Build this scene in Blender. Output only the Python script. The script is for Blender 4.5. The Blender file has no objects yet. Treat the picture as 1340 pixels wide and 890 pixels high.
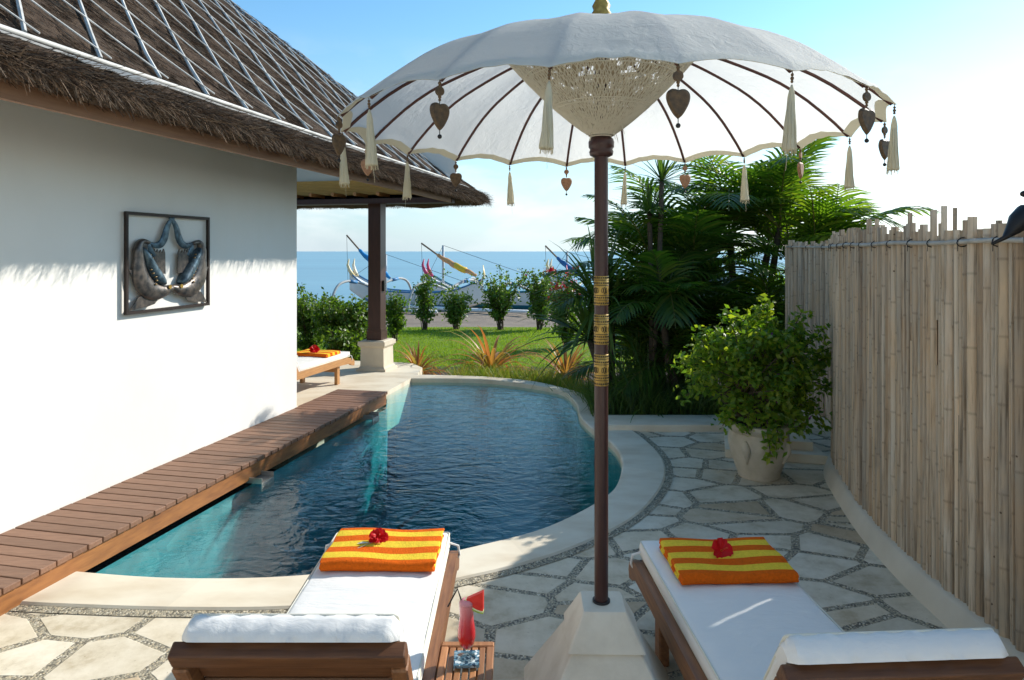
import bpy, bmesh, math, random
import numpy as np
from mathutils import Vector, Matrix
random.seed(7); rng = np.random.default_rng(11)
PI = math.pi
C = bpy.context.scene.collection
sc = bpy.context.scene
F, CX, HY, CAMZ = 888.0, 670.0, 329.0, 1.8

def at(px, py, z=0.0):
    Y = F*(CAMZ-z)/(py-HY); return ((px-CX)/F*Y, Y, z)
def ray(px, py, Y):
    return ((px-CX)/F*Y, Y, CAMZ-(py-HY)/F*Y)
# house frame: s along the wall (away), t outward (to the pool), z up
HO = np.array((-3.02, 4.006)); HU = np.array((.2155, .9765)); HN = np.array((.9765, -.2155))
def H(s, t, z):
    p = HO+HU*s+HN*t; return (p[0], p[1], z)

# ---------------------------------------------------------------- materials
MATS = {}
def nodes_of(name):
    m = bpy.data.materials.new(name); m.use_nodes = True
    nt = m.node_tree; nt.nodes.clear()
    return m, nt, nt.nodes, nt.links
def sock(nt, v, inp):
    if hasattr(v, 'is_output'): nt.links.new(v, inp)
    else: inp.default_value = v
def math_n(nt, op, a, b=None, c=None, clamp=False):
    n = nt.nodes.new('ShaderNodeMath'); n.operation = op; n.use_clamp = clamp
    sock(nt, a, n.inputs[0])
    if b is not None: sock(nt, b, n.inputs[1])
    if c is not None: sock(nt, c, n.inputs[2])
    return n.outputs[0]
def mix_c(nt, f, a, b, mode='MIX'):
    n = nt.nodes.new('ShaderNodeMix'); n.data_type = 'RGBA'; n.blend_type = mode
    sock(nt, f, n.inputs[0]); sock(nt, a, n.inputs[6]); sock(nt, b, n.inputs[7]); return n.outputs[2]
def rgb(c): return (c[0], c[1], c[2], 1)
def ramp_n(nt, f, stops, interp='LINEAR'):
    n = nt.nodes.new('ShaderNodeValToRGB'); n.color_ramp.interpolation = interp
    e = n.color_ramp.elements
    while len(e) < len(stops): e.new(.5)
    for k, (p, c) in enumerate(stops):
        e[k].position = p; e[k].color = rgb(c) if len(c) == 3 else c
    sock(nt, f, n.inputs[0]); return n.outputs[0]
def coords(nt, scale=(1,1,1), kind='Object', rot=(0,0,0)):
    t = nt.nodes.new('ShaderNodeTexCoord'); m = nt.nodes.new('ShaderNodeMapping')
    m.inputs['Scale'].default_value = scale; m.inputs['Rotation'].default_value = rot
    nt.links.new(t.outputs[kind], m.inputs[0]); return m.outputs[0]
def noise(nt, vec, scale, detail=4, rough=.55, dist=0):
    n = nt.nodes.new('ShaderNodeTexNoise')
    n.inputs['Scale'].default_value = scale; n.inputs['Detail'].default_value = detail
    n.inputs['Roughness'].default_value = rough; n.inputs['Distortion'].default_value = dist
    nt.links.new(vec, n.inputs['Vector']); return n.outputs[0]
def bump(nt, h, strength=.3, dist=.01, normal=None):
    b = nt.nodes.new('ShaderNodeBump'); b.inputs['Strength'].default_value = strength
    b.inputs['Distance'].default_value = dist; nt.links.new(h, b.inputs['Height'])
    if normal: nt.links.new(normal, b.inputs['Normal'])
    return b.outputs[0]
def island(nt):
    return nt.nodes.new('ShaderNodeNewGeometry').outputs['Random Per Island']
def finish(nt, shader, vol=None):
    o = nt.nodes.new('ShaderNodeOutputMaterial'); nt.links.new(shader, o.inputs[0])
    if vol: nt.links.new(vol, o.inputs[1])
def princ(nt, col, rough=.6, metal=0, spec=.5, normal=None):
    p = nt.nodes.new('ShaderNodeBsdfPrincipled')
    sock(nt, rgb(col) if isinstance(col, (tuple, list)) else col, p.inputs['Base Color'])
    sock(nt, rough, p.inputs['Roughness']); p.inputs['Metallic'].default_value = metal
    p.inputs['Specular IOR Level'].default_value = spec
    if normal: nt.links.new(normal, p.inputs['Normal'])
    return p.outputs[0]
def mat(name, col, col2=None, rough=.6, scale=6, stretch=(1,1,1), isl=0., bmp=0., bscale=None, bdist=.004, metal=0, spec=.4, detail=5, contrast=(.3,.7)):
    if name in MATS: return MATS[name]
    m, nt, N, L = nodes_of(name)
    col2 = col2 or tuple(c*.8 for c in col)
    v = coords(nt, stretch)
    f = ramp_n(nt, noise(nt, v, scale, detail), [(contrast[0], (0,0,0)), (contrast[1], (1,1,1))])
    c = mix_c(nt, f, rgb(col), rgb(col2))
    if isl:
        k = math_n(nt, 'MULTIPLY_ADD', island(nt), 2*isl, 1-isl)
        cc = nt.nodes.new('ShaderNodeCombineColor')
        for q in range(3): L.new(k, cc.inputs[q])
        c = mix_c(nt, 1., c, cc.outputs[0], 'MULTIPLY')
    nrm = bump(nt, noise(nt, v, bscale or scale*3, 6), bmp, bdist) if bmp else None
    finish(nt, princ(nt, c, rough, metal, spec, nrm)); MATS[name] = m; return m
def leafmat(name, cols, transl=.35, rough=.45, spec=.35, tcol=None):
    if name in MATS: return MATS[name]
    m, nt, N, L = nodes_of(name)
    n = len(cols)
    c = ramp_n(nt, island(nt), [(k/max(1, n-1), cc) for k, cc in enumerate(cols)])
    p = princ(nt, c, rough, 0, spec)
    t = N.new('ShaderNodeBsdfTranslucent')
    tc = mix_c(nt, 1., c, rgb(tcol or (1.6, 1.7, .6)), 'MULTIPLY'); L.new(tc, t.inputs[0])
    mx = N.new('ShaderNodeMixShader'); mx.inputs[0].default_value = transl
    L.new(p, mx.inputs[1]); L.new(t.outputs[0], mx.inputs[2])
    finish(nt, mx.outputs[0]); MATS[name] = m; return m
def fabric(name, col, transl=.0, scale=500, wrinkle=.25, rough=.85, wscale=7, stretch=(1,1,1)):
    m, nt, N, L = nodes_of(name)
    v = coords(nt, stretch)
    w = noise(nt, v, wscale, 6, .6, .6)
    nb = bump(nt, w, wrinkle, .03)
    nb = bump(nt, noise(nt, coords(nt), scale, 2), .12, .001, nb)
    c = mix_c(nt, math_n(nt, 'MULTIPLY', noise(nt, v, 3, 3), .25), rgb(col), rgb(tuple(x*.8 for x in col)))
    p = princ(nt, c, rough, 0, .2, nb)
    if transl:
        t = N.new('ShaderNodeBsdfTranslucent'); L.new(c, t.inputs[0]); L.new(nb, t.inputs['Normal'])
        mx = N.new('ShaderNodeMixShader'); mx.inputs[0].default_value = transl
        L.new(p, mx.inputs[1]); L.new(t.outputs[0], mx.inputs[2]); p = mx.outputs[0]
    finish(nt, p); MATS[name] = m; return m

plaster = mat('plaster_white', (.80,.775,.72), (.715,.68,.61), rough=.85, scale=1.1, stretch=(1,1,.6), bmp=.25, bscale=14, detail=8, contrast=(.35,.8))
plaster2 = mat('plaster_cream', (.68,.60,.47), (.57,.49,.37), rough=.85, scale=3, bmp=.25, bscale=35)
concrete = mat('cast_pedestal', (.72,.66,.54), (.52,.45,.34), rough=.85, scale=6, bmp=.4, bscale=40, detail=9, contrast=(.42,.85))
teak = mat('teak', (.26,.115,.045), (.15,.06,.024), rough=.5, scale=5, stretch=(14,1.2,14), isl=.2, bmp=.2, bscale=12)
teak_x = mat('teak_cross', (.165,.068,.027), (.09,.036,.014), rough=.5, scale=5, stretch=(1.2,14,14), isl=.25, bmp=.2, bscale=12)
teak_l = mat('teak_light', (.50,.25,.09), (.36,.17,.06), rough=.5, scale=5, stretch=(14,1.2,14), isl=.15, bmp=.2, bscale=12)
deckm = mat('deck_board', (.255,.135,.08), (.18,.09,.052), rough=.55, scale=4, stretch=(3,22,22), isl=.16, bmp=.2, bscale=8)
fasciam = mat('deck_fascia_wood', (.36,.15,.045), (.22,.085,.028), rough=.5, scale=3, stretch=(2,2,12), bmp=.15, bscale=10)
darkwood = mat('dark_wood', (.060,.024,.016), (.04,.016,.011), rough=.4, scale=6, stretch=(6,6,1), bmp=.1)
eavewood = mat('eave_wood', (.33,.18,.10), (.24,.125,.07), rough=.6, scale=3, stretch=(3,1,14), bmp=.15)
polem = mat('pole_wood', (.055,.022,.018), (.035,.014,.012), rough=.35, scale=9, stretch=(6,6,.6), bmp=.08)
ribm = mat('rib_wood', (.10,.035,.024), (.06,.02,.015), rough=.5, scale=10)
whitepole = mat('white_bamboo', (.66,.63,.57), (.42,.40,.36), rough=.6, scale=8, isl=.15)
greyrope = mat('grey_lath', (.34,.33,.31), (.22,.21,.20), rough=.7, scale=8, isl=.2)
iron = mat('dark_iron', (.045,.03,.024), (.028,.02,.017), rough=.5, scale=12, metal=.4, bmp=.1)
gold2 = mat('dull_brass', (.25,.17,.08), rough=.4, metal=.6)
fishm = mat('fish_bronze', (.22,.18,.15), (.04,.045,.05), rough=.35, scale=22, metal=.6, bmp=.3, bscale=60)
fishblue = mat('fish_blue', (.13,.20,.24), (.025,.035,.045), rough=.4, scale=26, metal=.5, bmp=.4, bscale=70)
gold = mat('gold_leaf', (.46,.30,.07), (.28,.17,.035), rough=.35, scale=60, metal=.35, bmp=.3, bscale=150)
blackm = mat('black_paint', (.012,.010,.009), rough=.5)
carved = mat('carved_wood', (.13,.075,.03), (.055,.032,.014), rough=.55, scale=60, bmp=.6, bscale=110, bdist=.003)
carved_lt = mat('pale_carved_wood', (.36,.19,.10), (.24,.12,.06), rough=.6, scale=60, bmp=.6, bscale=110, bdist=.003)
beadm = mat('bead_wood', (.16,.09,.035), (.09,.05,.02), rough=.5, scale=30)
tasselm = fabric('tassel_thread', (.74,.68,.50), .25, 300, .3, .8, 60, (6,6,.3))
netm = fabric('macrame_thread', (.74,.68,.54), .25, 300, .1)
hemm = fabric('hem_cloth', (.72,.66,.50), .3, 400, .2)
cushion = fabric('cushion_cloth', (.82,.80,.76), 0, 600, .3, .85, 3.2, (1.2, 3.6, 1.2))
cushion_b = fabric('cushion_piping', (.72,.69,.58), 0, 600, .2)
strapm = fabric('strap_cloth', (.62,.61,.50), 0, 600, .2)
steel = mat('brushed_steel', (.62,.62,.58), (.5,.5,.46), rough=.35, scale=20, metal=.8)
bambooblind = mat('bamboo_blind', (.82,.50,.15), (.66,.38,.10), rough=.6, scale=6, stretch=(1,1,40), bmp=.3, bscale=12)
potm = mat('terracotta_whitewash', (.56,.49,.38), (.40,.34,.25), rough=.85, scale=7, bmp=.4, bscale=30)
soil = mat('soil', (.07,.05,.035), (.04,.03,.02), rough=.95, scale=9, bmp=.6, bscale=30, bdist=.03)
bark = mat('palm_bark', (.10,.075,.05), (.05,.038,.026), rough=.85, scale=8, stretch=(1,1,7), bmp=.5, bscale=14, bdist=.01)
twig = mat('twig', (.12,.085,.055), (.07,.05,.03), rough=.85, scale=20)

def canopy_mat():
    m, nt, N, L = nodes_of('canopy_cotton')
    v = coords(nt)
    w1 = noise(nt, v, 5, 5, .6, 1.0)
    # fine creases running with the pull of the cloth
    w2 = noise(nt, coords(nt, (20, 20, 2.2)), 1.6, 4, .55, .5)
    nb = bump(nt, math_n(nt, 'MULTIPLY', w2, ramp_n(nt, noise(nt, v, 3.5, 2), [(.4, (.15,.15,.15)), (.65, (1,1,1))])), .4, .012); nb = bump(nt, w1, .13, .02, nb)
    nb = bump(nt, noise(nt, v, 450, 2), .1, .001, nb)
    c = mix_c(nt, math_n(nt, 'MULTIPLY', noise(nt, v, 4, 4), .3), (.85,.83,.775,1), (.79,.765,.70,1))
    p = princ(nt, c, .75, 0, .25, nb)
    t = N.new('ShaderNodeBsdfTranslucent'); L.new(c, t.inputs[0]); L.new(nb, t.inputs['Normal'])
    mx = N.new('ShaderNodeMixShader'); mx.inputs[0].default_value = .52
    L.new(p, mx.inputs[1]); L.new(t.outputs[0], mx.inputs[2])
    finish(nt, mx.outputs[0]); return m
canopym = canopy_mat()

def paving_mat():
    m, nt, N, L = nodes_of('crazy_paving')
    v = coords(nt, (1, 1, 0))
    wn = N.new('ShaderNodeTexNoise'); wn.inputs['Scale'].default_value = 1.2; wn.inputs['Detail'].default_value = 1; L.new(v, wn.inputs['Vector'])
    SC = 2.85
    def vor(feat, scale, vec, rand=1.):
        n = N.new('ShaderNodeTexVoronoi'); n.voronoi_dimensions = '2D'; n.feature = feat
        n.inputs['Scale'].default_value = scale; n.inputs['Randomness'].default_value = rand
        L.new(vec, n.inputs['Vector']); return n
    v2 = coords(nt, (.86, 1.25, 0), rot=(0, 0, .35))
    e = vor('DISTANCE_TO_EDGE', SC, v2, .95).outputs['Distance']
    e = math_n(nt, 'ADD', e, math_n(nt, 'MULTIPLY_ADD', noise(nt, v, 22, 4), .018, -.009))
    stone = math_n(nt, 'SMOOTHSTEP', e, .066, .078) if False else math_n(nt, 'MULTIPLY', math_n(nt, 'SUBTRACT', e, .060), 90., clamp=True)
    idc = vor('F1', SC, v2, .95).outputs['Color']
    tone = N.new('ShaderNodeSeparateColor'); L.new(idc, tone.inputs[0])
    sc1 = ramp_n(nt, tone.outputs[0], [(0, (.55,.47,.345)), (.3, (.75,.685,.56)), (.6, (.68,.60,.465)), (.8, (.72,.62,.47)), (1, (.52,.40,.265))])
    mott = ramp_n(nt, noise(nt, v, 5, 7, .7), [(.33, (.70,.64,.54)), (.47, (.93,.90,.84)), (.62, (1.06,1.05,1.03))])
    sc1 = mix_c(nt, 1., sc1, mott, 'MULTIPLY')
    pit = ramp_n(nt, noise(nt, v, 45, 3), [(.27, (.6,.55,.48)), (.33, (1,1,1))])
    sc1 = mix_c(nt, .7, sc1, pit, 'MULTIPLY')
    pb = vor('F1', 105, v, 1.)
    pcs = N.new('ShaderNodeSeparateColor'); L.new(pb.outputs['Color'], pcs.inputs[0])
    pc = ramp_n(nt, pcs.outputs[1], [(0, (.14,.12,.085)), (.22, (.34,.295,.21)), (.5, (.49,.425,.30)), (.75, (.60,.49,.32)), (.92, (.76,.68,.52))], 'CONSTANT')
    pe = math_n(nt, 'POWER', math_n(nt, 'MULTIPLY', pb.outputs['Distance'], 1.15, clamp=True), 2.)
    pc = mix_c(nt, pe, pc, (.15,.14,.115,1))
    c = mix_c(nt, stone, pc, sc1)
    hgt = math_n(nt, 'ADD', math_n(nt, 'MULTIPLY', stone, .9), math_n(nt, 'MULTIPLY', math_n(nt, 'SUBTRACT', 1., pb.outputs['Distance']), math_n(nt, 'MULTIPLY', math_n(nt, 'SUBTRACT', 1., stone), .5)))
    nb = bump(nt, hgt, .7, .008)
    nb = bump(nt, noise(nt, v, 30, 6), .12, .006, nb)
    finish(nt, princ(nt, c, .7, 0, .35, nb)); return m
pavem = paving_mat()

def pebble_mat():
    m, nt, N, L = nodes_of('pebble_border')
    v = coords(nt, (1, 1, 0))
    n = N.new('ShaderNodeTexVoronoi'); n.voronoi_dimensions = '2D'; n.inputs['Scale'].default_value = 105; L.new(v, n.inputs['Vector'])
    s = N.new('ShaderNodeSeparateColor'); L.new(n.outputs['Color'], s.inputs[0])
    c = ramp_n(nt, s.outputs[1], [(0, (.14,.12,.085)), (.22, (.34,.295,.21)), (.5, (.49,.425,.30)), (.75, (.60,.49,.32)), (.92, (.76,.68,.52))], 'CONSTANT')
    c = mix_c(nt, math_n(nt, 'POWER', math_n(nt, 'MULTIPLY', n.outputs['Distance'], 1.15, clamp=True), 2.), c, (.15,.14,.115,1))
    nb = bump(nt, math_n(nt, 'SUBTRACT', 1., n.outputs['Distance']), .6, .006)
    finish(nt, princ(nt, c, .75, 0, .3, nb)); return m
pebblem = pebble_mat()
copem = mat('coping_stone', (.74,.66,.515), (.59,.48,.335), rough=.7, scale=2.2, stretch=(1,2,1), isl=.07, bmp=.12, bscale=30, contrast=(.4,.75))

def water_mat():
    m, nt, N, L = nodes_of('pool_water')
    v = coords(nt, (1, 1.5, 1), rot=(0, 0, .35))
    h = math_n(nt, 'ADD', noise(nt, v, 3.6, 3, .5, 1.4), math_n(nt, 'MULTIPLY', noise(nt, v, 11, 3, .5, .9), .45))
    nb = bump(nt, h, .32, .035)
    fr = N.new('ShaderNodeFresnel'); fr.inputs[0].default_value = 1.37; L.new(nb, fr.inputs[1])
    t = N.new('ShaderNodeBsdfTransparent'); t.inputs[0].default_value = (.86,.96,.97,1)
    g = N.new('ShaderNodeBsdfGlossy'); g.inputs['Roughness'].default_value = .02; L.new(nb, g.inputs['Normal'])
    bf = N.new('ShaderNodeNewGeometry').outputs['Backfacing']
    mx = N.new('ShaderNodeMixShader'); L.new(math_n(nt, 'MULTIPLY', fr.outputs[0], math_n(nt, 'SUBTRACT', 1., bf)), mx.inputs[0]); L.new(t.outputs[0], mx.inputs[1]); L.new(g.outputs[0], mx.inputs[2])
    va = N.new('ShaderNodeVolumeAbsorption'); va.inputs[0].default_value = (.14,.82,.85,1); va.inputs[1].default_value = .72
    finish(nt, mx.outputs[0], va.outputs[0]); return m
waterm = water_mat()
def tile_mat(name, c1, c2):
    m, nt, N, L = nodes_of(name)
    v = coords(nt)
    b = N.new('ShaderNodeTexVoronoi'); b.inputs['Scale'].default_value = 7; L.new(v, b.inputs['Vector'])
    s = N.new('ShaderNodeSeparateColor'); L.new(b.outputs['Color'], s.inputs[0])
    c = mix_c(nt, s.outputs[0], rgb(c1), rgb(c2))
    c = mix_c(nt, ramp_n(nt, noise(nt, v, 4, 5), [(.35, (0,0,0)), (.7, (.6,.6,.6))]), c, rgb(tuple(x*.55 for x in c1)))
    finish(nt, princ(nt, c, .5)); return m
tilem = tile_mat('green_stone_tile', (.10,.345,.37), (.20,.45,.455))
stepm = tile_mat('pale_step_stone', (.26,.36,.33), (.42,.49,.43))

def sea_mat():
    m, nt, N, L = nodes_of('sea_water')
    v = coords(nt, (.16, 1, 1))
    h = math_n(nt, 'ADD', noise(nt, v, .5, 4, .6), math_n(nt, 'MULTIPLY', noise(nt, v, .05, 2), 2.))
    nb = bump(nt, h, .35, .3)
    band = ramp_n(nt, noise(nt, coords(nt, (.0014, .022, 1)), 1.0, 4), [(.38, (.055,.19,.27)), (.62, (.12,.30,.38))])
    finish(nt, princ(nt, band, .28, 0, .5, nb)); return m
seam = sea_mat()
lawnm = mat('lawn_turf', (.17,.25,.02), (.125,.20,.016), rough=.9, scale=2.2, bmp=.7, bscale=60, bdist=.03)
bladem = leafmat('grass_blade', [(.17,.28,.017), (.24,.34,.025), (.30,.36,.045)], .35, .6, .2)
sandm = mat('black_sand', (.27,.21,.155), (.18,.14,.105), rough=.95, scale=1.2, bmp=.5, bscale=12, bdist=.05)

def bamboo_mat():
    m, nt, N, L = nodes_of('weathered_bamboo')
    g = N.new('ShaderNodeNewGeometry'); r = g.outputs['Random Per Island']
    v0 = coords(nt)
    # shift the grain per strip so that neighbours never share it
    cmb = N.new('ShaderNodeCombineXYZ'); L.new(math_n(nt, 'MULTIPLY', r, 37.), cmb.inputs[2])
    add = N.new('ShaderNodeVectorMath'); add.operation = 'ADD'; L.new(v0, add.inputs[0]); L.new(cmb.outputs[0], add.inputs[1])
    mp = N.new('ShaderNodeMapping'); mp.inputs['Scale'].default_value = (45, 45, 1.6); L.new(add.outputs[0], mp.inputs[0])
    grain = noise(nt, mp.outputs[0], 1.4, 6, .65)
    mp2 = N.new('ShaderNodeMapping'); mp2.inputs['Scale'].default_value = (2.5, 2.5, 1.3); L.new(add.outputs[0], mp2.inputs[0])
    patch = ramp_n(nt, noise(nt, mp2.outputs[0], 1.3, 4, .6), [(.36, (0,0,0)), (.64, (1,1,1))])
    r2 = math_n(nt, 'FRACT', math_n(nt, 'MULTIPLY', r, 17.3)); grey = mix_c(nt, r2, (.27,.23,.18,1), (.70,.61,.485,1))
    warm = mix_c(nt, r, (.44,.28,.15,1), (.72,.52,.32,1))
    c = mix_c(nt, math_n(nt, 'MULTIPLY', patch, .72), grey, warm)
    an = N.new('ShaderNodeAttribute'); an.attribute_name = 'node'
    c = mix_c(nt, 1., c, ramp_n(nt, grain, [(.30, (.36,.33,.29)), (.50, (1,1,1)), (.8, (1.12,1.1,1.06))]), 'MULTIPLY')
    sp = N.new('ShaderNodeTexVoronoi'); sp.inputs['Scale'].default_value = 9; L.new(add.outputs[0], sp.inputs['Vector'])
    c = mix_c(nt, 1., c, ramp_n(nt, sp.outputs['Distance'], [(.035, (.25,.2,.16)), (.06, (1,1,1))]), 'MULTIPLY')
    c = mix_c(nt, math_n(nt, 'MULTIPLY', an.outputs['Fac'], .34), c, (.12,.09,.065,1))
    nb = bump(nt, grain, .5, .004)
    finish(nt, princ(nt, c, .65, 0, .3, nb)); return m
bamboom = bamboo_mat()
def thatch_mat():
    m, nt, N, L = nodes_of('thatch')
    v = coords(nt)
    n1 = noise(nt, v, 14, 7, .7); n2 = noise(nt, v, 2.0, 4)
    c = ramp_n(nt, n1, [(.3, (.022,.016,.013)), (.5, (.060,.045,.034)), (.7, (.12,.088,.062))])
    c = mix_c(nt, math_n(nt, 'MULTIPLY', n2, .5), c, (.12,.07,.04,1))
    nb = bump(nt, n1, .9, .04)
    finish(nt, princ(nt, c, .95, 0, .1, nb)); return m
thatchm = thatch_mat()
strawm = leafmat('straw', [(.028,.019,.014), (.07,.048,.034), (.12,.083,.057), (.24,.175,.12), (.14,.078,.042)], .1, .8, .15, (1,1,1))
towelm = None
def towel_mat():
    m, nt, N, L = nodes_of('striped_towel')
    t = N.new('ShaderNodeTexCoord'); sx = N.new('ShaderNodeSeparateXYZ'); L.new(t.outputs['Object'], sx.inputs[0])
    wob = math_n(nt, 'MULTIPLY', math_n(nt, 'SUBTRACT', noise(nt, coords(nt), 5, 2), .5), .02)
    y = math_n(nt, 'ADD', sx.outputs[1], wob)
    f = math_n(nt, 'FRACT', math_n(nt, 'MULTIPLY_ADD', y, 1/.118, 1.729))
    c = ramp_n(nt, f, [(0, (.74,.13,.008)), (.47, (.74,.13,.008)), (.5, (.86,.60,.05)), (.97, (.86,.60,.05)), (1, (.74,.13,.008))])
    c = mix_c(nt, 1., c, ramp_n(nt, noise(nt, coords(nt), 90, 4, .7), [(.3, (.84,.84,.84)), (.6, (1.06,1.06,1.06))]), 'MULTIPLY')
    nb = bump(nt, noise(nt, coords(nt), 200, 3), .9, .006); nb = bump(nt, noise(nt, coords(nt), 9, 3), .35, .03, nb)
    finish(nt, princ(nt, c, .95, 0, .1, nb)); return m
towelm = towel_mat()
def redpetal(): return leafmat('hibiscus_petal', [(.50,.004,.008), (.62,.008,.012)], .25, .5, .3, (1.2,.6,.6))
petalm = redpetal()
def simple(name, col, rough=.5, **k): return mat(name, col, tuple(c*.92 for c in col), rough=rough, **k)

# ---------------------------------------------------------------- mesh helper
class MB:
    def __init__(s): s.v = []; s.f = []; s.xf = None
    def add(s, vs, fs):
        o = len(s.v)
        if s.xf is not None: vs = [tuple(s.xf @ Vector(p)) for p in vs]
        s.v += [tuple(p) for p in vs]; s.f += [tuple(i+o for i in f) for f in fs]
    def box(s, c, size, rot=0., map_=None):
        hx, hy, hz = size[0]/2, size[1]/2, size[2]/2
        vs = []
        for dz in (-hz, hz):
            for dx, dy in ((-hx,-hy), (hx,-hy), (hx,hy), (-hx,hy)):
                x, y = dx*math.cos(rot)-dy*math.sin(rot), dx*math.sin(rot)+dy*math.cos(rot)
                p = (c[0]+x, c[1]+y, c[2]+dz); vs.append(map_(*p) if map_ else p)
        s.add(vs, [(0,3,2,1), (4,5,6,7), (0,1,5,4), (1,2,6,5), (2,3,7,6), (3,0,4,7)])
    def rbox(s, c, size, bev=.01, seg=2, M=None):
        bm = bmesh.new(); bmesh.ops.create_cube(bm, size=1)
        bmesh.ops.scale(bm, vec=size, verts=bm.verts)
        bmesh.ops.bevel(bm, geom=list(bm.edges), offset=min(bev, min(size)*.49), segments=seg, profile=.5, affect='EDGES')
        M = M or Matrix()
        bm.verts.index_update()
        vs = [tuple(M @ (v.co+Vector(c))) for v in bm.verts]
        fs = [tuple(v.index for v in f.verts) for f in bm.faces]; bm.free(); s.add(vs, fs)
    def tube(s, pts, r, n=8, cap=True, flat=1.0, up=None):
        pts = [Vector(p) for p in pts]; k = len(pts)
        rs = r if isinstance(r, (list, tuple)) else [r]*k
        vs = []; prev = None
        for i, p in enumerate(pts):
            d = (pts[min(i+1, k-1)]-pts[max(i-1, 0)])
            if d.length < 1e-9: d = Vector((0,0,1))
            d.normalize()
            if prev is None:
                a = Vector(up) if up else (Vector((0,0,1)) if abs(d.z) < .9 else Vector((1,0,0)))
                u = (a-d*a.dot(d)).normalized()
            else:
                u = prev-d*prev.dot(d)
                u = u.normalized() if u.length > 1e-6 else Vector((1,0,0))
            prev = u; w = d.cross(u)
            for q in range(n):
                t = 2*PI*q/n; vs.append(tuple(p+u*math.cos(t)*rs[i]*flat+w*math.sin(t)*rs[i]))
        fs = [(i*n+q, i*n+(q+1)%n, (i+1)*n+(q+1)%n, (i+1)*n+q) for i in range(k-1) for q in range(n)]
        if cap: fs += [tuple(range(n-1, -1, -1)), tuple((k-1)*n+q for q in range(n))]
        s.add(vs, fs)
    def lathe(s, prof, c=(0,0,0), n=24, fn=None):
        vs = []
        for r, z in prof:
            for q in range(n):
                t = 2*PI*q/n; k = fn(t, z) if fn else 1
                vs.append((c[0]+r*k*math.cos(t), c[1]+r*k*math.sin(t), c[2]+z))
        m = len(prof)
        fs = [(i*n+q, i*n+(q+1)%n, (i+1)*n+(q+1)%n, (i+1)*n+q) for i in range(m-1) for q in range(n)]
        fs += [tuple(range(n-1, -1, -1)), tuple((m-1)*n+q for q in range(n))]
        s.add(vs, fs)
    def prism(s, poly, z0, z1, map_=None):
        n = len(poly); mp = map_ or (lambda x, y, z: (x, y, z))
        s.add([mp(x, y, z0) for x, y in poly]+[mp(x, y, z1) for x, y in poly],
              [tuple(range(n-1, -1, -1)), tuple(range(n, 2*n))]+[(i, (i+1)%n, n+(i+1)%n, n+i) for i in range(n)])
    def build(s, name, m, parent=None, smooth=False, angle=None):
        me = bpy.data.meshes.new(name); me.from_pydata(s.v, [], s.f); me.update()
        o = bpy.data.objects.new(name, me); C.objects.link(o)
        me.materials.append(m)
        if smooth:
            me.polygons.foreach_set('use_smooth', [True]*len(me.polygons))
            if angle: me.set_sharp_from_angle(angle=math.radians(angle))
        if parent: o.parent = parent
        return o
def np_mesh(name, V, Fq, m, parent=None, smooth=False):
    me = bpy.data.meshes.new(name); V = np.asarray(V, np.float32); Fq = np.asarray(Fq, np.int32)
    k = Fq.shape[1]
    me.vertices.add(len(V)); me.vertices.foreach_set('co', V.ravel())
    me.loops.add(Fq.size); me.loops.foreach_set('vertex_index', Fq.ravel())
    me.polygons.add(len(Fq)); me.polygons.foreach_set('loop_start', np.arange(0, Fq.size, k, dtype=np.int32))
    me.polygons.foreach_set('loop_total', np.full(len(Fq), k, np.int32))
    if smooth: me.polygons.foreach_set('use_smooth', np.ones(len(Fq), bool))
    me.update(calc_edges=True); me.validate()
    o = bpy.data.objects.new(name, me); C.objects.link(o); me.materials.append(m)
    if parent: o.parent = parent
    return o
def tag(o, label=None, cat=None, group=None, kind=None):
    if label: o['label'] = label
    if cat: o['category'] = cat
    if group: o['group'] = group
    if kind: o['kind'] = kind
    return o
def thing(name, label, cat, loc=(0,0,0), rz=0., group=None):
    o = bpy.data.objects.new(name, None); C.objects.link(o); o.empty_display_size = .1
    o.location = loc; o.rotation_euler = (0, 0, rz); return tag(o, label, cat, group)
def copy_tree(o, parent=None):
    c = o.copy(); C.objects.link(c)
    if parent: c.parent = parent
    for ch in list(o.children): copy_tree(ch, c)
    return c
def smooth_curve(pts, sub=6, closed=False):
    pts = [np.array(p, float) for p in pts]; n = len(pts); out = []
    for i in range(n-1 if not closed else n):
        g = (lambda k: pts[k % n]) if closed else (lambda k: pts[min(max(k, 0), n-1)])
        p0, p1, p2, p3 = g(i-1), g(i), g(i+1), g(i+2)
        for q in range(sub):
            t = q/sub
            out.append(.5*((2*p1)+(-p0+p2)*t+(2*p0-5*p1+4*p2-p3)*t*t+(-p0+3*p1-3*p2+p3)*t**3))
    if not closed: out.append(pts[-1])
    return out

# ================================================================ GROUND, POOL
pairs = [((60,744),(-80,775)), ((101,750),(0,790)), ((202,757.6),(130,797)), ((300,759),(260,800)), ((394,755),(380,798)),
 ((490,744),(490,786)), ((560,731),(590,763)), ((630,715),(660,747)), ((695,698.6),(725,728)), ((738,682),(775,708)), ((781,659),(820,685)),
 ((804,640.6),(850,660)), ((813,619),(869,630)), ((813,601),(868,604)), ((802,583),(850,582)), ((781,567),(826,564)),
 ((762,550),(800,553)), ((757,540),(797,545)), ((755,531),(788,533)), ((745,519),(775,523)), ((731,511.6),(752,513)),
 ((695,504.5),(700,500.5)), ((637.6,498),(640,494.5)), ((587,496.5),(586,492.3)), ((517.6,496.5),(518,491.5))]
inner = smooth_curve([at(*a)[:2] for a, b in pairs], 6)
outer = smooth_curve([at(*b)[:2] for a, b in pairs], 6)
NI = len(inner); K_PAV = 15*6   # index where the patio ends and the garden starts
WZ = -.045
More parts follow.
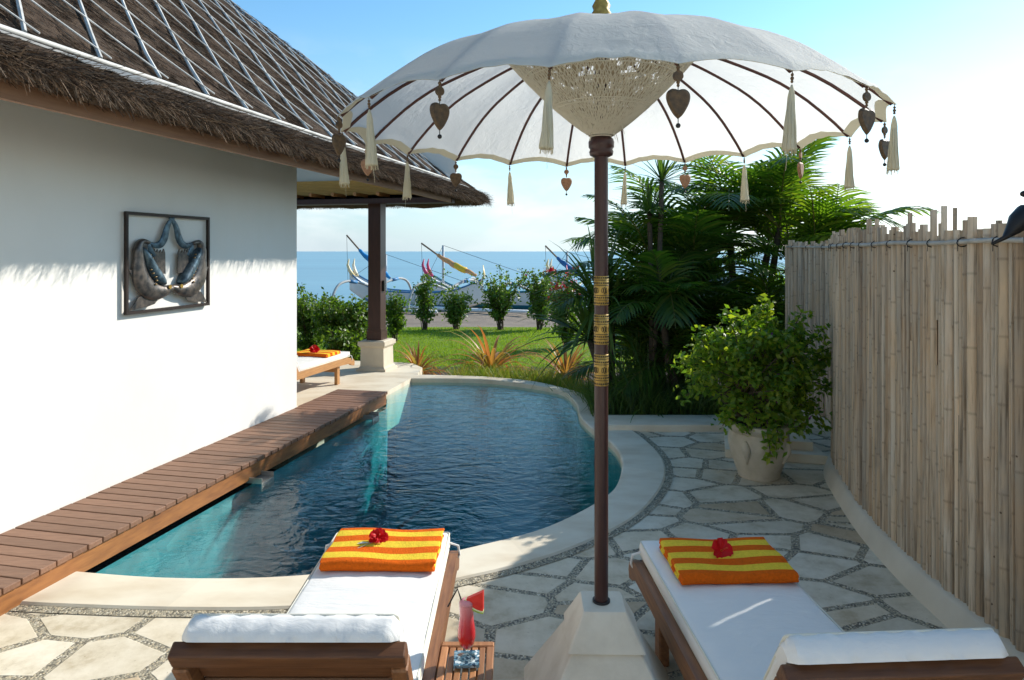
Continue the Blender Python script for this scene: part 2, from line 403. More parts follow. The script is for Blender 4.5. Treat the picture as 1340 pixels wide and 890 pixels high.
# coping slabs: each about 0.55 m long, separate islands
mb = MB(); i = 0; bounds = [0]
acc = 0
for k in range(1, NI):
    acc += float(np.linalg.norm(outer[k]-outer[k-1]))
    if acc > .62 or k == NI-1: bounds.append(k); acc = 0
for a, b in zip(bounds, bounds[1:]):
    vs = []; n = b-a+1
    for k in range(a, b+1):
        I, O = inner[k], outer[k]; d = (O-I); L_ = np.linalg.norm(d); d = d/L_
        for off, z in ((0, -.10), (0, -.012), (.008, -.003), (.02, 0), (L_-.012, 0), (L_, -.01), (L_, -.06)):
            p = I+d*off; vs.append((p[0], p[1], z+.016))
    fs = [(q*7+j, q*7+j+1, (q+1)*7+j+1, (q+1)*7+j) for q in range(n-1) for j in range(6)]
    fs += [tuple(range(7)), tuple((n-1)*7+j for j in range(6, -1, -1))]
    mb.add(vs, fs)
tag(mb.build('pool_coping', copem, smooth=True, angle=35), kind='structure')
# pool outline closed along the deck side
deck_line = [H(4.32, .60, 0)[:2], H(3, .58, 0)[:2], H(1.5, .58, 0)[:2], H(-.2, .58, 0)[:2]]
poly = [tuple(p) for p in inner]+[at(508, 500)[:2]]+[tuple(p) for p in deck_line]
poly = poly[6:] if False else poly
def inset(poly, d):
    P = np.array(poly); c = P.mean(0); n = len(P); out = []
    for i in range(n):
        t = P[(i+1) % n]-P[i-1]; nn = np.array((t[1], -t[0])); nn = nn/(np.linalg.norm(nn)+1e-9)
        if nn.dot(c-P[i]) < 0: nn = -nn
        out.append(P[i]+nn*d)
    return [tuple(p) for p in out]
mb = MB(); n = len(poly); DB = -1.35
mb.add([(x, y, -.08) for x, y in poly]+[(x, y, DB) for x, y in poly], [tuple(range(n, 2*n))]+[(i, (i+1) % n, n+(i+1) % n, n+i) for i in range(n)])
tag(mb.build('pool_basin', tilem), kind='structure')
mb = MB(); ns = 9*6
cen = np.array(poly).mean(0)
for z0, wd, z1 in ((-.30, .28, -.62), (-.62, .62, -1.0)):
    vs = []
    for k in range(ns):
        I = np.array(inner[k]); t = np.array(inner[k+1])-I; nn = np.array((-t[1], t[0])); nn /= np.linalg.norm(nn)
        if nn.dot(cen-I) < 0: nn = -nn
        J = I+nn*wd*min(1, (ns-k)/10)
        vs += [(I[0]+nn[0]*.003, I[1]+nn[1]*.003, z0), (J[0], J[1], z0), (J[0], J[1], z1)]
    mb.add(vs, [(q*3+j, q*3+j+1, (q+1)*3+j+1, (q+1)*3+j) for q in range(ns-1) for j in range(2)])
tag(mb.build('pool_steps', stepm), kind='structure')
mb = MB(); wp = [tuple(np.array(p)) for p in poly]
ib = inset(poly, .006)
mb.add([(x, y, WZ) for x, y in ib]+[(x, y, DB+.01) for x, y in ib], [tuple(range(n)), tuple(range(2*n-1, n-1, -1))]+[(i, n+i, n+(i+1) % n, (i+1) % n) for i in range(n)])
wo = mb.build('pool_water', waterm); tag(wo, kind='structure')
bm = bmesh.new(); bm.from_mesh(wo.data); bmesh.ops.recalc_face_normals(bm, faces=bm.faces); bm.to_mesh(wo.data); bm.free()
# paving sheet (one face round the coping)
out_near = [tuple(outer[k]) for k in range(0, K_PAV+4)]
LEDGE_Y = 6.78
pav = out_near+[(.95, LEDGE_Y+.1), (4.6, LEDGE_Y+.9), (4.6, -5), (-5.2, -5), (-5.2, out_near[0][1]+.05)]
mb = MB(); mb.add([(x, y, 0) for x, y in pav], [tuple(range(len(pav)))])
o = mb.build('paving', pavem); tag(o, kind='structure')
bm = bmesh.new(); bm.from_mesh(o.data); bmesh.ops.triangulate(bm, faces=bm.faces); bmesh.ops.recalc_face_normals(bm, faces=bm.faces)
for f in bm.faces:
    if f.normal.z < 0: f.normal_flip()
bm.to_mesh(o.data); bm.free()
mb = MB(); vs = []
for k in range(2, K_PAV+2):
    d = outer[k]-inner[k]; d = d/np.linalg.norm(d)
    a, b = outer[k], outer[k]+d*.062; vs += [(a[0], a[1], .004), (b[0], b[1], .004)]
mb.add(vs, [(q*2, (q+1)*2, (q+1)*2+1, q*2+1) for q in range(len(vs)//2-1)])
tag(mb.build('pebble_border_path', pebblem), kind='structure')
# terrace by the pavilion
terr = [H(3.2, -3.5, 0), H(3.2, -.02, 0), H(4.36, -.02, 0), H(4.40, .40, 0), H(6.0, .36, 0), H(6.62, .22, 0), H(7.0, -.1, 0), H(7.0, -3.5, 0)]
mb = MB(); mb.prism([p[:2] for p in terr], -.5, .015); tag(mb.build('terrace_floor', copem), kind='structure')
# terrain
def gz(x, y):
    if y < 11: return -.10-.20*max(0, (y-7.0))/4.0
    if y < 18.3: return -.30
    return -.30-.30*(y-18.3)/11.7 if y < 30 else -.60-1.4*(y-30)/15
def sheet(name, ys, xs, m, f, kind='structure', dz=0):
    V = [(x, y, f(x, y)+dz) for y in ys for x in xs]; nx = len(xs)
    Fq = [(j*nx+i, j*nx+i+1, (j+1)*nx+i+1, (j+1)*nx+i) for j in range(len(ys)-1) for i in range(nx-1)]
    o = np_mesh(name, V, Fq, m, smooth=True); tag(o, kind=kind); return o
# garden soil and lawn: start at the far rim of the pool
far = [outer[k] for k in range(K_PAV+3, NI)]
vs = []; 
mb = MB(); g = [(p[0], p[1]) for p in far]
gp = [(4.6, 7.68), (.95, 6.9)]+[(p[0], p[1]+.0) for p in far]+[(-2.4, 10.35), (-4, 10.6), (-9, 10.6), (-9, 12.2), (9, 12.2), (9, -5), (4.6, -5)]
mb.add([(x, y, -.10 if y < 9 else -.27) for x, y in gp], [tuple(range(len(gp)))])
o = mb.build('garden_ground', soil); tag(o, kind='structure')
sheet('lawn', np.linspace(11.6, 18.7, 12), np.linspace(-30, 30, 30), lawnm, lambda x, y: -.285+.02*math.sin(x*1.3)*math.sin(y))
sheet('beach', np.linspace(12.0, 60, 60), np.linspace(-200, 200, 60), sandm, lambda x, y: gz(x, y)+(.06*math.sin(x*.9+y*.7)+.05*math.sin(x*.33-y*.9))*(1 if y > 19 else 0)-.03)
mb = MB(); mb.add([(-9000, 42, -2), (9000, 42, -2), (30000, 28000, -2), (-30000, 28000, -2)], [(0,1,2,3)])
tag(mb.build('sea', seam), kind='structure')
# ground under everything, far to the sides and behind
mb = MB(); mb.add([(-200, -60, -1.6), (200, -60, -1.6), (200, 30, -1.6), (-200, 30, -1.6)], [(0,1,2,3)])
tag(mb.build('ground', soil), kind='structure')
# grass blades on the lawn
def blades(name, P, h, w, m, lean=.5, kind='stuff', parent=None):
    n = len(P); az = rng.uniform(0, 2*PI, n); hh = h*rng.uniform(.6, 1.25, n); ln = lean*rng.uniform(.2, 1, n)*hh
    la = rng.uniform(0, 2*PI, n); sx, sy = np.cos(az)*w/2, np.sin(az)*w/2
    a = P+np.stack([sx, sy, 0*sx], 1); b = P-np.stack([sx, sy, 0*sx], 1)
    mid = P+np.stack([np.cos(la)*ln*.35, np.sin(la)*ln*.35, hh*.6], 1)
    c = mid-np.stack([sx, sy, 0*sx], 1)*.7; d = mid+np.stack([sx, sy, 0*sx], 1)*.7
    tip = P+np.stack([np.cos(la)*ln, np.sin(la)*ln, hh], 1)
    V = np.stack([a, b, c, d, tip], 1).reshape(-1, 3); base = np.arange(n)[:, None]*5
    Fq = np.concatenate([base+np.array([[0,1,2]]), base+np.array([[0,2,3]]), base+np.array([[3,2,4]])])
    o = np_mesh(name, V, Fq, m, parent)
    if kind: tag(o, kind=kind)
    return o
nb_ = 60000
px_ = rng.uniform(-5.2, 3.5, nb_); py_ = 11.6+6.9*rng.uniform(0, 1, nb_)**1.2
blades('lawn_grass', np.stack([px_, py_, np.full(nb_, -.29)], 1), .045, .011, bladem, .8)['label'] = 'short sunlit lawn grass beyond the pool'
# stone ledge at the end of the patio
mb = MB(); mb.rbox((1.62, LEDGE_Y+.20, .015), (1.42, .42, .11), .012, 2); mb.rbox((3.3, LEDGE_Y+.5, .015), (1.9, .42, .11), .012, 2)
tag(mb.build('stone_kerb', copem, smooth=True, angle=40), kind='structure')

# ================================================================ HOUSE
house = thing('villa_house', 'white villa with thatched hip roof above the pool deck', 'house', H(0, 0, 0))
HOI = house.location.copy()
def hb(mbo, name, m, parent=None, **k):      # house part given in world space
    for i, v in enumerate(mbo.v): mbo.v[i] = (v[0]-HOI.x, v[1]-HOI.y, v[2]-HOI.z)
    return mbo.build(name, m, parent or house, **k)
mb = MB(); mb.box((-2.2, -3.0, 1.35), (11.06, 6.0, 3.3), map_=H)
hb(mb, 'wall', plaster)
mb = MB(); mb.box((1.2, -3.9, 1.55), (9.5, 1.2, 3.1)); hb(mb, 'bounce_wall', plaster)   # unseen white block added behind the camera to bounce warm light forward
# fascia board
mb = MB(); mb.box((-1.0, .83, 2.565), (14.2, .035, .12), map_=H); 
mb.box((-1.0, .845, 2.636), (14.2, .05, .022), map_=H)
hb(mb, 'eave_fascia', eavewood)
# white gable panel, bamboo blind, beam, post
mb = MB(); mb.box((6.5, -2.0, 3.12), (.06, 5.6, .46), map_=H); hb(mb, 'gable_panel', plaster)
mb = MB(); mb.box((6.44, -2.1, 2.775), (.05, 5.0, .225), map_=H)
for k in range(9): 
    mb.tube([H(6.40, -4.4, 2.68+.025*k), H(6.40, .05, 2.68+.025*k)], .0135, 6)
hb(mb, 'bamboo_blind', bambooblind)
for k in range(12):
    mb = MB(); t = -4.2+.36*k; mb.box((6.2, t, 2.645), (.42, .045, .05), map_=H); hb(mb, 'rafter', teak_l)
mb = MB(); mb.box((6.1, -2.2, 2.545), (.035, 6.02, .07), map_=H); hb(mb, 'edge_board', darkwood)
mb = MB(); mb.box((6.36, -1.9, 2.56), (.13, 5.4, .085), map_=H); hb(mb, 'beam', darkwood)
mb = MB(); mb.box((6.36, -.41, 1.54), (.20, .20, 2.0), map_=H); mb.box((6.36, -.41, .53), (.235, .235, .14), map_=H); mb.box((6.36, -.41, .62), (.222, .222, .03), map_=H)
post = hb(mb, 'post', darkwood)
mb = MB(); mb.box((6.36, -.295, 1.28), (.06, .03, .16), map_=H); hb(mb, 'switch_box', blackm, post).matrix_parent_inverse = Matrix()
mb = MB()
for z0, z1, w0, w1 in ((0.015, .05, .47, .46), (.05, .08, .43, .38), (.08, .36, .375, .365), (.36, .39, .38, .42), (.39, .45, .43, .43), (.45, .465, .40, .36)):
    vs = []
    for z, w in ((z0, w0), (z1, w1)):
        for ds, dt in ((-1,-1), (1,-1), (1,1), (-1,1)): vs.append(H(6.36+ds*w/2, -.41+dt*w/2, z))
    mb.add(vs, [(0,3,2,1), (4,5,6,7), (0,1,5,4), (1,2,6,5), (2,3,7,6), (3,0,4,7)])
hb(mb, 'plinth', plaster2)
# roof
SE, TE, RC, KS = 7.95, 1.0, .75, .87
def contour(d, jit=0.):
    s1, t1, rc = SE-d, TE-d, RC
    pts = [(s, t1) for s in np.linspace(-9, s1-rc, 90)]
    pts += [(s1-rc+rc*math.sin(a), t1-rc+rc*math.cos(a)) for a in np.linspace(0, PI/2, 14)[1:]]
    pts += [(s1, t) for t in np.linspace(t1-rc, -7, 40)[1:]]
    return pts
prof = [(.17, 2.60), (.10, 2.585), (.04, 2.575), (-.01, 2.59), (-.02, 2.62), (.0, 2.665), (.03, 2.705), (.07, 2.745), (.13, 2.785)]
d = .25
while d < 4.0: prof.append((d, 2.785+KS*(d-.13)-.05*math.sin(min(1, d/1.5)*PI))); d += .14
V = []; 
for j, (d, z) in enumerate(prof):
    for (s, t) in contour(d):
        jz = (math.sin(s*7.3+d*3)*.012+math.sin(s*17.1+t*11)*.008+random.uniform(-.012, .012)) if j > 0 else 0
        x, y, zz = H(s, t, z+jz); V.append((x-HOI.x, y-HOI.y, zz))
nx = len(contour(.1))
Fq = [(j*nx+i, j*nx+i+1, (j+1)*nx+i+1, (j+1)*nx+i) for j in range(len(prof)-1) for i in range(nx-1)]
roof = np_mesh('thatch_roof', V, Fq, thatchm, house, True)
def roof_z(d): 
    return 2.785+KS*(d-.13)-.05*math.sin(min(1, d/1.5)*PI) if d > .13 else float(np.interp(d, [-.02, 0, .03, .07, .13], [2.62, 2.665, 2.705, 2.745, 2.785]))
mb = MB(); vs = []; n1, n2 = 16, 40   # ragged underside of the end overhang
for i in range(n1+1):
    for j in range(n2+1):
        s_, t_ = 6.12+1.75*i/n1, .84-6.0*j/n2
        if i > 9 and j < 8:
            ds, dt = (s_-7.2), (t_-.25); L_ = math.hypot(max(0, ds), max(0, dt)); k_ = min(1, .72/L_) if L_ > 0 else 1
            s_, t_ = (7.2+ds*k_ if ds > 0 else s_), (.25+dt*k_ if dt > 0 else t_)
        vs.append(H(s_, t_, 2.575+.05*math.sin(i*.9)*math.sin(j*.7)*.5+random.uniform(-.012, .012)))
mb.add(vs, [(i*(n2+1)+j, i*(n2+1)+j+1, (i+1)*(n2+1)+j+1, (i+1)*(n2+1)+j) for i in range(n1) for j in range(n2)])
hb(mb, 'thatch_underside', thatchm, roof).matrix_parent_inverse = Matrix()
# straw blades over the thatch (part of the roof)
def straws():
    pts = []; dirs = []; nrm = []
    def addp(s, d, off, edge=False):
        # point on the right-hand slope, or round the corner by contour
        pts.append((s, TE-d, roof_z(d)+off))
    n1 = 125000
    s = -2.6+10.2*rng.uniform(0, 1, n1)**1.25; d = rng.uniform(-.01, 1, n1)**1.0*3.4
    d = np.where(rng.uniform(0, 1, n1) < .35, rng.uniform(-.015, .35, n1), d)
    keep = (SE-s) > d*1.0+.3*0; s, d = s[keep], d[keep]
    t = TE-d; z = np.array([roof_z(float(q)) for q in d])
    # near the corner fold onto the far slope
    a = rng.uniform(-.35, .35, len(s)); L_ = rng.uniform(.06, .17, len(s))
    lift = rng.uniform(.0, .30, len(s))
    P = np.stack([s, t, z-.005], 1)
    D = np.stack([np.sin(a), np.cos(a)*np.ones_like(a), -KS*.95+lift], 1)
    low = d < .10
    D[low, 1] = .45; D[low, 2] = rng.uniform(-1.0, .1, low.sum())
    D /= np.linalg.norm(D, axis=1)[:, None]
    # fringe at the cut lower edge, also round the corner
    m_ = 30000
    cn = np.array(contour(0)); seg = np.linalg.norm(np.diff(cn, axis=0), axis=1); cum = np.concatenate([[0], np.cumsum(seg)])
    lo = np.interp(0, [0, 1], [0, 1]); u = rng.uniform(cum[int(55*.6)], cum[-1]-4, m_)
    S = np.interp(u, cum, cn[:, 0]); T = np.interp(u, cum, cn[:, 1])
    e = .5; S2 = np.interp(u+e*.1, cum, cn[:, 0]); T2 = np.interp(u+e*.1, cum, cn[:, 1])
    tx, ty = S2-S, T2-T; ln = np.hypot(tx, ty)+1e-9; ox, oy = -ty/ln, tx/ln
    sgn = np.where(ox*(S-2)+oy*(T+3) > 0, 1, -1); ox, oy = ox*sgn, oy*sgn
    h = rng.uniform(2.575, 2.75, m_); dd = np.interp(h, [2.575, 2.59, 2.62, 2.665, 2.705, 2.745], [.05, .0, -.01, .0, .03, .07])+.012
    inn = np.where(rng.uniform(0, 1, m_) < .18, rng.uniform(0, .13, m_), 0); h = np.where(inn > 0, 2.585, h); dd = dd+inn
    P2 = np.stack([S-ox*dd, T-oy*dd, h], 1)
    D2 = np.stack([ox*.8+rng.normal(0, .25, m_), oy*.8+rng.normal(0, .25, m_), rng.uniform(-1.1, .1, m_)], 1); D2 /= np.linalg.norm(D2, axis=1)[:, None]
    L2 = rng.uniform(.02, .06, m_)
    P = np.concatenate([P, P2]); D = np.concatenate([D, D2]); LL = np.concatenate([L_, L2])
    # corner slope on the far side
    n3 = 9000
    dd3 = rng.uniform(0, 3.0, n3); u3 = rng.uniform(0, 1, n3)
    P3 = []; D3 = []
    for q in range(n3):
        dq = dd3[q]; ang = rng.uniform(0, PI/2)
        ss, tt = SE-dq-RC+RC*math.sin(ang), TE-dq-RC+RC*math.cos(ang)
        if u3[q] > .4: ss, tt = SE-dq, TE-dq-RC-rng.uniform(0, 1.5)
        P3.append((ss, tt, roof_z(dq)-.004)); g_ = (math.sin(ang), math.cos(ang)) if u3[q] <= .4 else (1, 0)
        v_ = np.array((g_[0]+rng.normal(0, .2), g_[1]+rng.normal(0, .2), -KS+rng.uniform(-.05, .25))); D3.append(v_/np.linalg.norm(v_))
    P = np.concatenate([P, np.array(P3)]); D = np.concatenate([D, np.array(D3)]); LL = np.concatenate([LL, rng.uniform(.06, .16, n3)])
    R = rng.normal(0, 1, D.shape); W = np.cross(D, R); W /= np.linalg.norm(W, axis=1)[:, None]; W *= rng.uniform(.0012, .0030, len(D))[:, None]
    def hw(q): return np.stack([HO[0]+HU[0]*q[:, 0]+HN[0]*q[:, 1]-HOI.x, HO[1]+HU[1]*q[:, 0]+HN[1]*q[:, 1]-HOI.y, q[:, 2]], 1)
    E = P+D*LL[:, None]
    V = np.stack([hw(P-W), hw(P+W), hw(E+W*.5), hw(E-W*.5)], 1).reshape(-1, 3)
    o = np_mesh('thatch_straw', V, np.arange(len(V)).reshape(-1, 4), strawm, roof); tag(o, kind='stuff')
straws()
# white lattice on the roof (crossing laths) and the long pole at its foot
def rp(s, d, off=.03): return H(s, TE-d, roof_z(d)+off)
lat = MB(); lat2 = MB()
for k in range(-12, 19):
    s0 = -.088+.455*k
    n = 12; pts = []
    for q in range(n+1):
        d_ = .22+3.4*q/n; s_ = s0+.79*(d_-.22)+random.uniform(-.008, .008)
        if SE-s_ < d_+.12: break
        pts.append(rp(s_, d_, .028+random.uniform(-.006, .006)))
    if len(pts) > 1: lat.tube(pts, [random.uniform(.009, .0145) for _ in pts], 6)
    for sh in (.0,):
        s0b = s0+.10+sh; pts = []
        if s0b > SE-.7: continue
        for q in range(n+1):
            d_ = .24+3.4*q/n; s_ = s0b-.46*(d_-.24)
            if SE-s_ < d_+.12: break
            pts.append(rp(s_, d_, .042+random.uniform(-.004, .004)))
        if len(pts) > 1 and (sh == 0 or k % 2 == 0): lat2.tube(pts, .0055, 5)
hb(lat, 'roof_lath', whitepole); 
hb(lat2, 'roof_batten', whitepole)
mb = MB(); mb.tube([rp(s, .165, .035) for s in np.linspace(-5, 6.3, 30)], .0155, 8); hb(mb, 'eave_pole', whitepole, smooth=True)
mb = MB(); mb.tube([rp(s, .125, .016+.004*math.sin(s*5)) for s in np.linspace(-5, 6.9, 60)], .009, 6); hb(mb, 'eave_cable', greyrope)
mb = MB()   # torn sheet flap on the thatch edge
fl = [(-.42,.10), (-.30,.055), (-.16,.075), (-.05,.03), (.06,.05), (.22,.10), (.02,.12), (-.25,.11)]
mb.add([rp(s, d_, .028) for s, d_ in fl]+[rp(s, d_, .022) for s, d_ in fl], [tuple(range(8)), tuple(range(15, 7, -1))]+[(i, 8+i, 8+(i+1) % 8, (i+1) % 8) for i in range(8)])
hb(mb, 'torn_flap', mat('grey_sheet', (.20,.20,.19), (.13,.13,.125), rough=.6))

# ---- wall art: two metal fish in a frame
art = thing('wall_sculpture', 'two metal fish kissing in a square iron frame on the white wall', 'wall art', H(1.38, .03, 1.34))
W_, Hh = .925, .75; s0_ = .92
def A3(x, y, o=0.): # x 0..1 along s, y 0..1 up, o outward -> local to the empty
    p = H(s0_+x*W_, .03+o, 1.34+y*Hh); return (p[0]-art.location.x, p[1]-art.location.y, p[2]-art.location.z)
mb = MB()
for (x0, y0, x1, y1) in ((0,0,1,.03), (0,.97,1,1), (0,.03,.022,.97), (.978,.03,1,.97)):
    vs = [A3(x, y, o_) for o_ in (-.012, .012) for x, y in ((x0,y0), (x1,y0), (x1,y1), (x0,y1))]
    mb.add(vs, [(0,3,2,1), (4,5,6,7), (0,1,5,4), (1,2,6,5), (2,3,7,6), (3,0,4,7)])
mb.build('frame', iron, art)
def fish(mir):
    X = (lambda x: 1-x) if mir else (lambda x: x)
    def ribbon(name, pts, ws, m, th=.014, parent=None, n=14):
        q = smooth_curve(pts, 6); w = np.interp(np.linspace(0, 1, len(q)), np.linspace(0, 1, len(ws)), ws); b = MB(); vs = []
        for i, p in enumerate(q):
            d = q[min(i+1, len(q)-1)]-q[max(i-1, 0)]; d = d/np.linalg.norm(d); nn = np.array((-d[1], d[0]))
            for k in range(n):
                a = 2*PI*k/n; vs.append(A3(X(p[0]+nn[0]*math.cos(a)*w[i]), p[1]+nn[1]*math.cos(a)*w[i], .012+math.sin(a)*th*min(1, w[i]/.05+.2)))
        L_ = len(q)
        b.add(vs, [(i*n+k, i*n+(k+1) % n, (i+1)*n+(k+1) % n, (i+1)*n+k) for i in range(L_-1) for k in range(n)]+[tuple(range(n-1, -1, -1)), tuple((L_-1)*n+k for k in range(n))])
        return b.build(name, m, parent or art, smooth=True)
    body = ribbon('fish_body', [(.545,.25), (.49,.235), (.425,.21), (.34,.20), (.25,.225), (.165,.31), (.13,.43), (.12,.55), (.115,.64), (.155,.712), (.235,.70)], [.008,.032,.056,.082,.100,.094,.072,.052,.038,.028,.018], fishm, .035)
    ribbon('fish_back', [(.40,.275), (.34,.335), (.285,.41), (.235,.49), (.19,.58), (.15,.65)], [.02,.055,.06,.05,.035,.015], fishblue, .05, body)
    ribbon('fish_tail', [(.235,.70), (.30,.675), (.37,.69), (.415,.76), (.44,.85), (.475,.92), (.53,.965)], [.012,.028,.040,.042,.034,.026,.010], fishblue, .01)
    ribbon('fish_tail', [(.235,.70), (.255,.63), (.30,.565)], [.012,.03,.022], fishblue, .01)
    for k in range(9):
        u = k/8; x_, y_ = .27-.05*u+.02*math.sin(u*9), .28+.30*u; b = MB(); c = A3(X(x_), y_, .045-.012*u); b.lathe([(.001,-.008), (.011,-.004), (.011,.004), (.001,.008)], c, 8); b.build('fish_stud', gold2, body, smooth=True)
    def fin(poly, m):
        b = MB(); k = len(poly); b.add([A3(X(x), y, .004) for x, y in poly]+[A3(X(x), y, .014) for x, y in poly], [tuple(range(k)), tuple(range(2*k-1, k-1, -1))]+[(i, (i+1) % k, k+(i+1) % k, k+i) for i in range(k)]); b.build('fin', m, art)
    fin([(.29,.40), (.30,.64), (.315,.60), (.335,.635), (.35,.59), (.37,.63), (.385,.59), (.405,.64), (.42,.60), (.425,.38)], fishm)
    fin([(.09,.30), (.02,.44), (.06,.43), (.08,.46), (.14,.44)], fishm)
    fin([(.12,.16), (.04,.035), (.12,.05), (.2,.055), (.3,.08), (.35,.14), (.24,.20)], fishm)
    b = MB(); c = A3(X(.43), .245, .046); b.tube([c, (c[0]+HN[0]*.008, c[1]+HN[1]*.008, c[2])], .016, 10); b.build('eye', gold, body)
fish(False); fish(True)

# ================================================================ DECK
deck = thing('pool_deck', 'brown timber boardwalk along the white wall above the pool', 'deck', H(-.6, .3, 0))
def db(mbo, name, m, **k):
    L_ = deck.location
    mbo.v = [(v[0]-L_.x, v[1]-L_.y, v[2]-L_.z) for v in mbo.v]; return mbo.build(name, m, deck, **k)
mb = MB(); s = -.64
while s < 4.25:
    e = .0945; t0 = .015 if s < 3.3 else -.0; t1 = .645+random.uniform(-.003, .003)
    z = .125+random.uniform(-.0015, .0015)
    M = Matrix(((HU[0], HN[0], 0, HO[0]+HU[0]*(s+e/2)+HN[0]*(t0+t1)/2), (HU[1], HN[1], 0, HO[1]+HU[1]*(s+e/2)+HN[1]*(t0+t1)/2), (0,0,1,0), (0,0,0,1)))
    # flip to keep a right-handed frame
    mb.rbox((0, 0, z), (e, t1-t0, .032), .004, 2, M); s += .1025
for k in range(0, len(mb.f)): mb.f[k] = mb.f[k][::-1]
db(mb, 'planks', deckm)
mb = MB(); mb.box((1.83, .605, .045), (4.88, .04, .115), map_=H); mb.box((-.625, .31, .045), (.04, .55, .115), map_=H); mb.box((4.25, .31, .045), (.04, .55, .115), map_=H)
mb.box((1.83, .05, .02), (4.88, .05, .07), map_=H)
db(mb, 'fascia', fasciam)
# water spouts below the deck
for i, (s_, lab) in enumerate(((1.62, 'pale metal water spout under the near half of the deck'), (3.72, 'metal water spout under the far end of the deck'))):
    t_ = thing('water_spout', lab, 'spout', H(s_, .60, -.03), math.atan2(HU[1], HU[0]), 'water spouts under the deck edge')
    mb = MB(); mb.box((0, -.06, .0), (.17, .15, .012)); mb.box((-.082, -.06, .02), (.008, .15, .04)); mb.box((.082, -.06, .02), (.008, .15, .04)); mb.box((0, -.133, -.035), (.17, .006, .06))
    mb.build('spout_tray', steel, t_)

# ================================================================ LOUNGERS
def rot_x(a, o):   # rotation about a horizontal x axis through o
    return Matrix.Translation(o) @ Matrix.Rotation(a, 4, 'X') @ Matrix.Translation(-Vector(o))
def make_lounger(label, wood=teak, wood2=teak_x, tray=False, group='sun loungers round the pool'):
    r = thing('sun_lounger', label, 'sun lounger', group=group)
    mb = MB()
    prof = [(0.06,.20), (.075,.235), (.06,.275), (.02,.305), (-.06,.325), (-.3,.335), (-1.0,.335), (-1.8,.335), (-1.86,.32), (-1.86,.25), (-1.0,.255), (-.3,.255), (-.06,.245), (0.0,.215)]
    for sx in (-1, 1):
        x0 = sx*.305; vs = [(x0-.02, y, z) for y, z in prof]+[(x0+.02, y, z) for y, z in prof]; k = len(prof)
        mb.add(vs, [tuple(range(k)), tuple(range(2*k-1, k-1, -1))]+[(i, k+i, k+(i+1) % k, (i+1) % k) for i in range(k)])
    f = mb.build('frame', wood, r)
    mb = MB()
    for y in np.arange(-.06, -1.85, -.105): mb.rbox((0, y, .318), (.57, .07, .018), .004, 1)
    mb.rbox((0, .01, .27), (.57, .03, .07), .005, 1); mb.rbox((0, -1.84, .29), (.57, .03, .07), .005, 1)
    mb.build('slats', wood2, r)
    for sx in (-1, 1):
        for y in (-.30, -1.55):
            mb = MB(); mb.rbox((sx*.262, y, .14), (.045, .075, .28), .006, 1); mb.build('leg', wood, r)
    for y in (-.30, -1.55):
        mb = MB(); mb.rbox((0, y, .19), (.478, .03, .05), .005, 1); mb.build('cross_rail', wood2, r)
    # backrest hinged at y=-1.0
    HY_ = -1.27; BL = .50; piv = (0, HY_, .335); A = -math.radians(57); M = rot_x(A, piv)
    mb = MB(); mb.rbox((0, HY_-BL+.012, .302), (.625, .055, .045), .006, 2, M)
    b = mb.build('backrest', wood2, r)
    for sx in (-1, 1):
        mb = MB(); mb.rbox((sx*.292, HY_-BL/2+.025, .298), (.045, BL-.035, .05), .005, 1, M); mb.build('stile', wood, b)
    mb = MB()
    for k in range(5): mb.rbox((0, HY_-.075-.079*k, .316), (.535, .064, .020), .004, 1, M)
    mb.build('slats', wood2, b)
    for sx in (-1, 1):
        mb = MB(); mb.tube([M @ Vector((sx*.24, HY_-.3, .29)), (sx*.24, HY_-.42, .25)], .014, 6); mb.build('prop', wood, b)
    # mattress: flat piece and raised piece in one skin-like body
    def pad(b_, y0, y1, M_, hh_=.068):
        bm = bmesh.new(); nx_, ny_ = 14, 22; w, h = .57, hh_; yc = (y0+y1)/2; ly = y0-y1
        bmesh.ops.create_cube(bm, size=1); bmesh.ops.scale(bm, vec=(w, ly, h), verts=bm.verts)
        bmesh.ops.bevel(bm, geom=list(bm.edges), offset=.022, segments=3, profile=.55, affect='EDGES')
        bmesh.ops.subdivide_edges(bm, edges=[e for e in bm.edges if e.calc_length() > .3], cuts=10, use_grid_fill=True)
        for v in bm.verts:
            p = v.co; q = (1-(2*p.x/w)**2)*(1-(2*p.y/ly)**2)
            if p.z > 0: p.z += .010*max(0, q)+.0016*math.sin(p.x*41+p.y*9)+.0016*math.sin(p.y*33-p.x*13)
            else: p.z = max(p.z, -h/2)
            ed = max(abs(2*p.x/w), abs(2*p.y/ly))
            if ed > .95: p.x += .0022*math.sin(p.y*47); p.z += .002*math.sin(p.y*31+p.x*23)
        bm.verts.index_update()
        vs = [tuple(M_ @ (v.co+Vector((0, yc, .365)))) for v in bm.verts]; fs = [tuple(v.index for v in f_.verts) for f_ in bm.faces]; bm.free()
        b_.add(vs, fs)
        # piping loops
        loops = []
        for zz in (.365+h/2-.005, .365-h/2+.005):
            pts = []; rr = .018
            for cx, cy, a0_ in ((w/2-rr, y0-rr, 0), (-w/2+rr, y0-rr, PI/2), (-w/2+rr, y1+rr, PI), (w/2-rr, y1+rr, 1.5*PI)):
                for q in range(5): pts.append(M_ @ Vector((cx+(rr-.005)*math.cos(a0_+q*PI/8), cy+(rr-.005)*math.sin(a0_+q*PI/8), zz)))
            pts.append(pts[0]); loops.append(pts)
        return loops
    mb = MB(); lo = pad(mb, 0.025, HY_+.02, Matrix())
    lo += pad(mb, HY_+.05, HY_-BL-.038, M, .046)
    mt = mb.build('mattress', cushion, r, smooth=True, angle=60)
    mb = MB()
    for pts in lo: mb.tube(pts, .0045, 6)
    mb.build('piping', cushion_b, mt, smooth=True)
    # hood of cloth over the top edge of the backrest and strap behind it
    mb = MB(); n_ = 28; vs = []
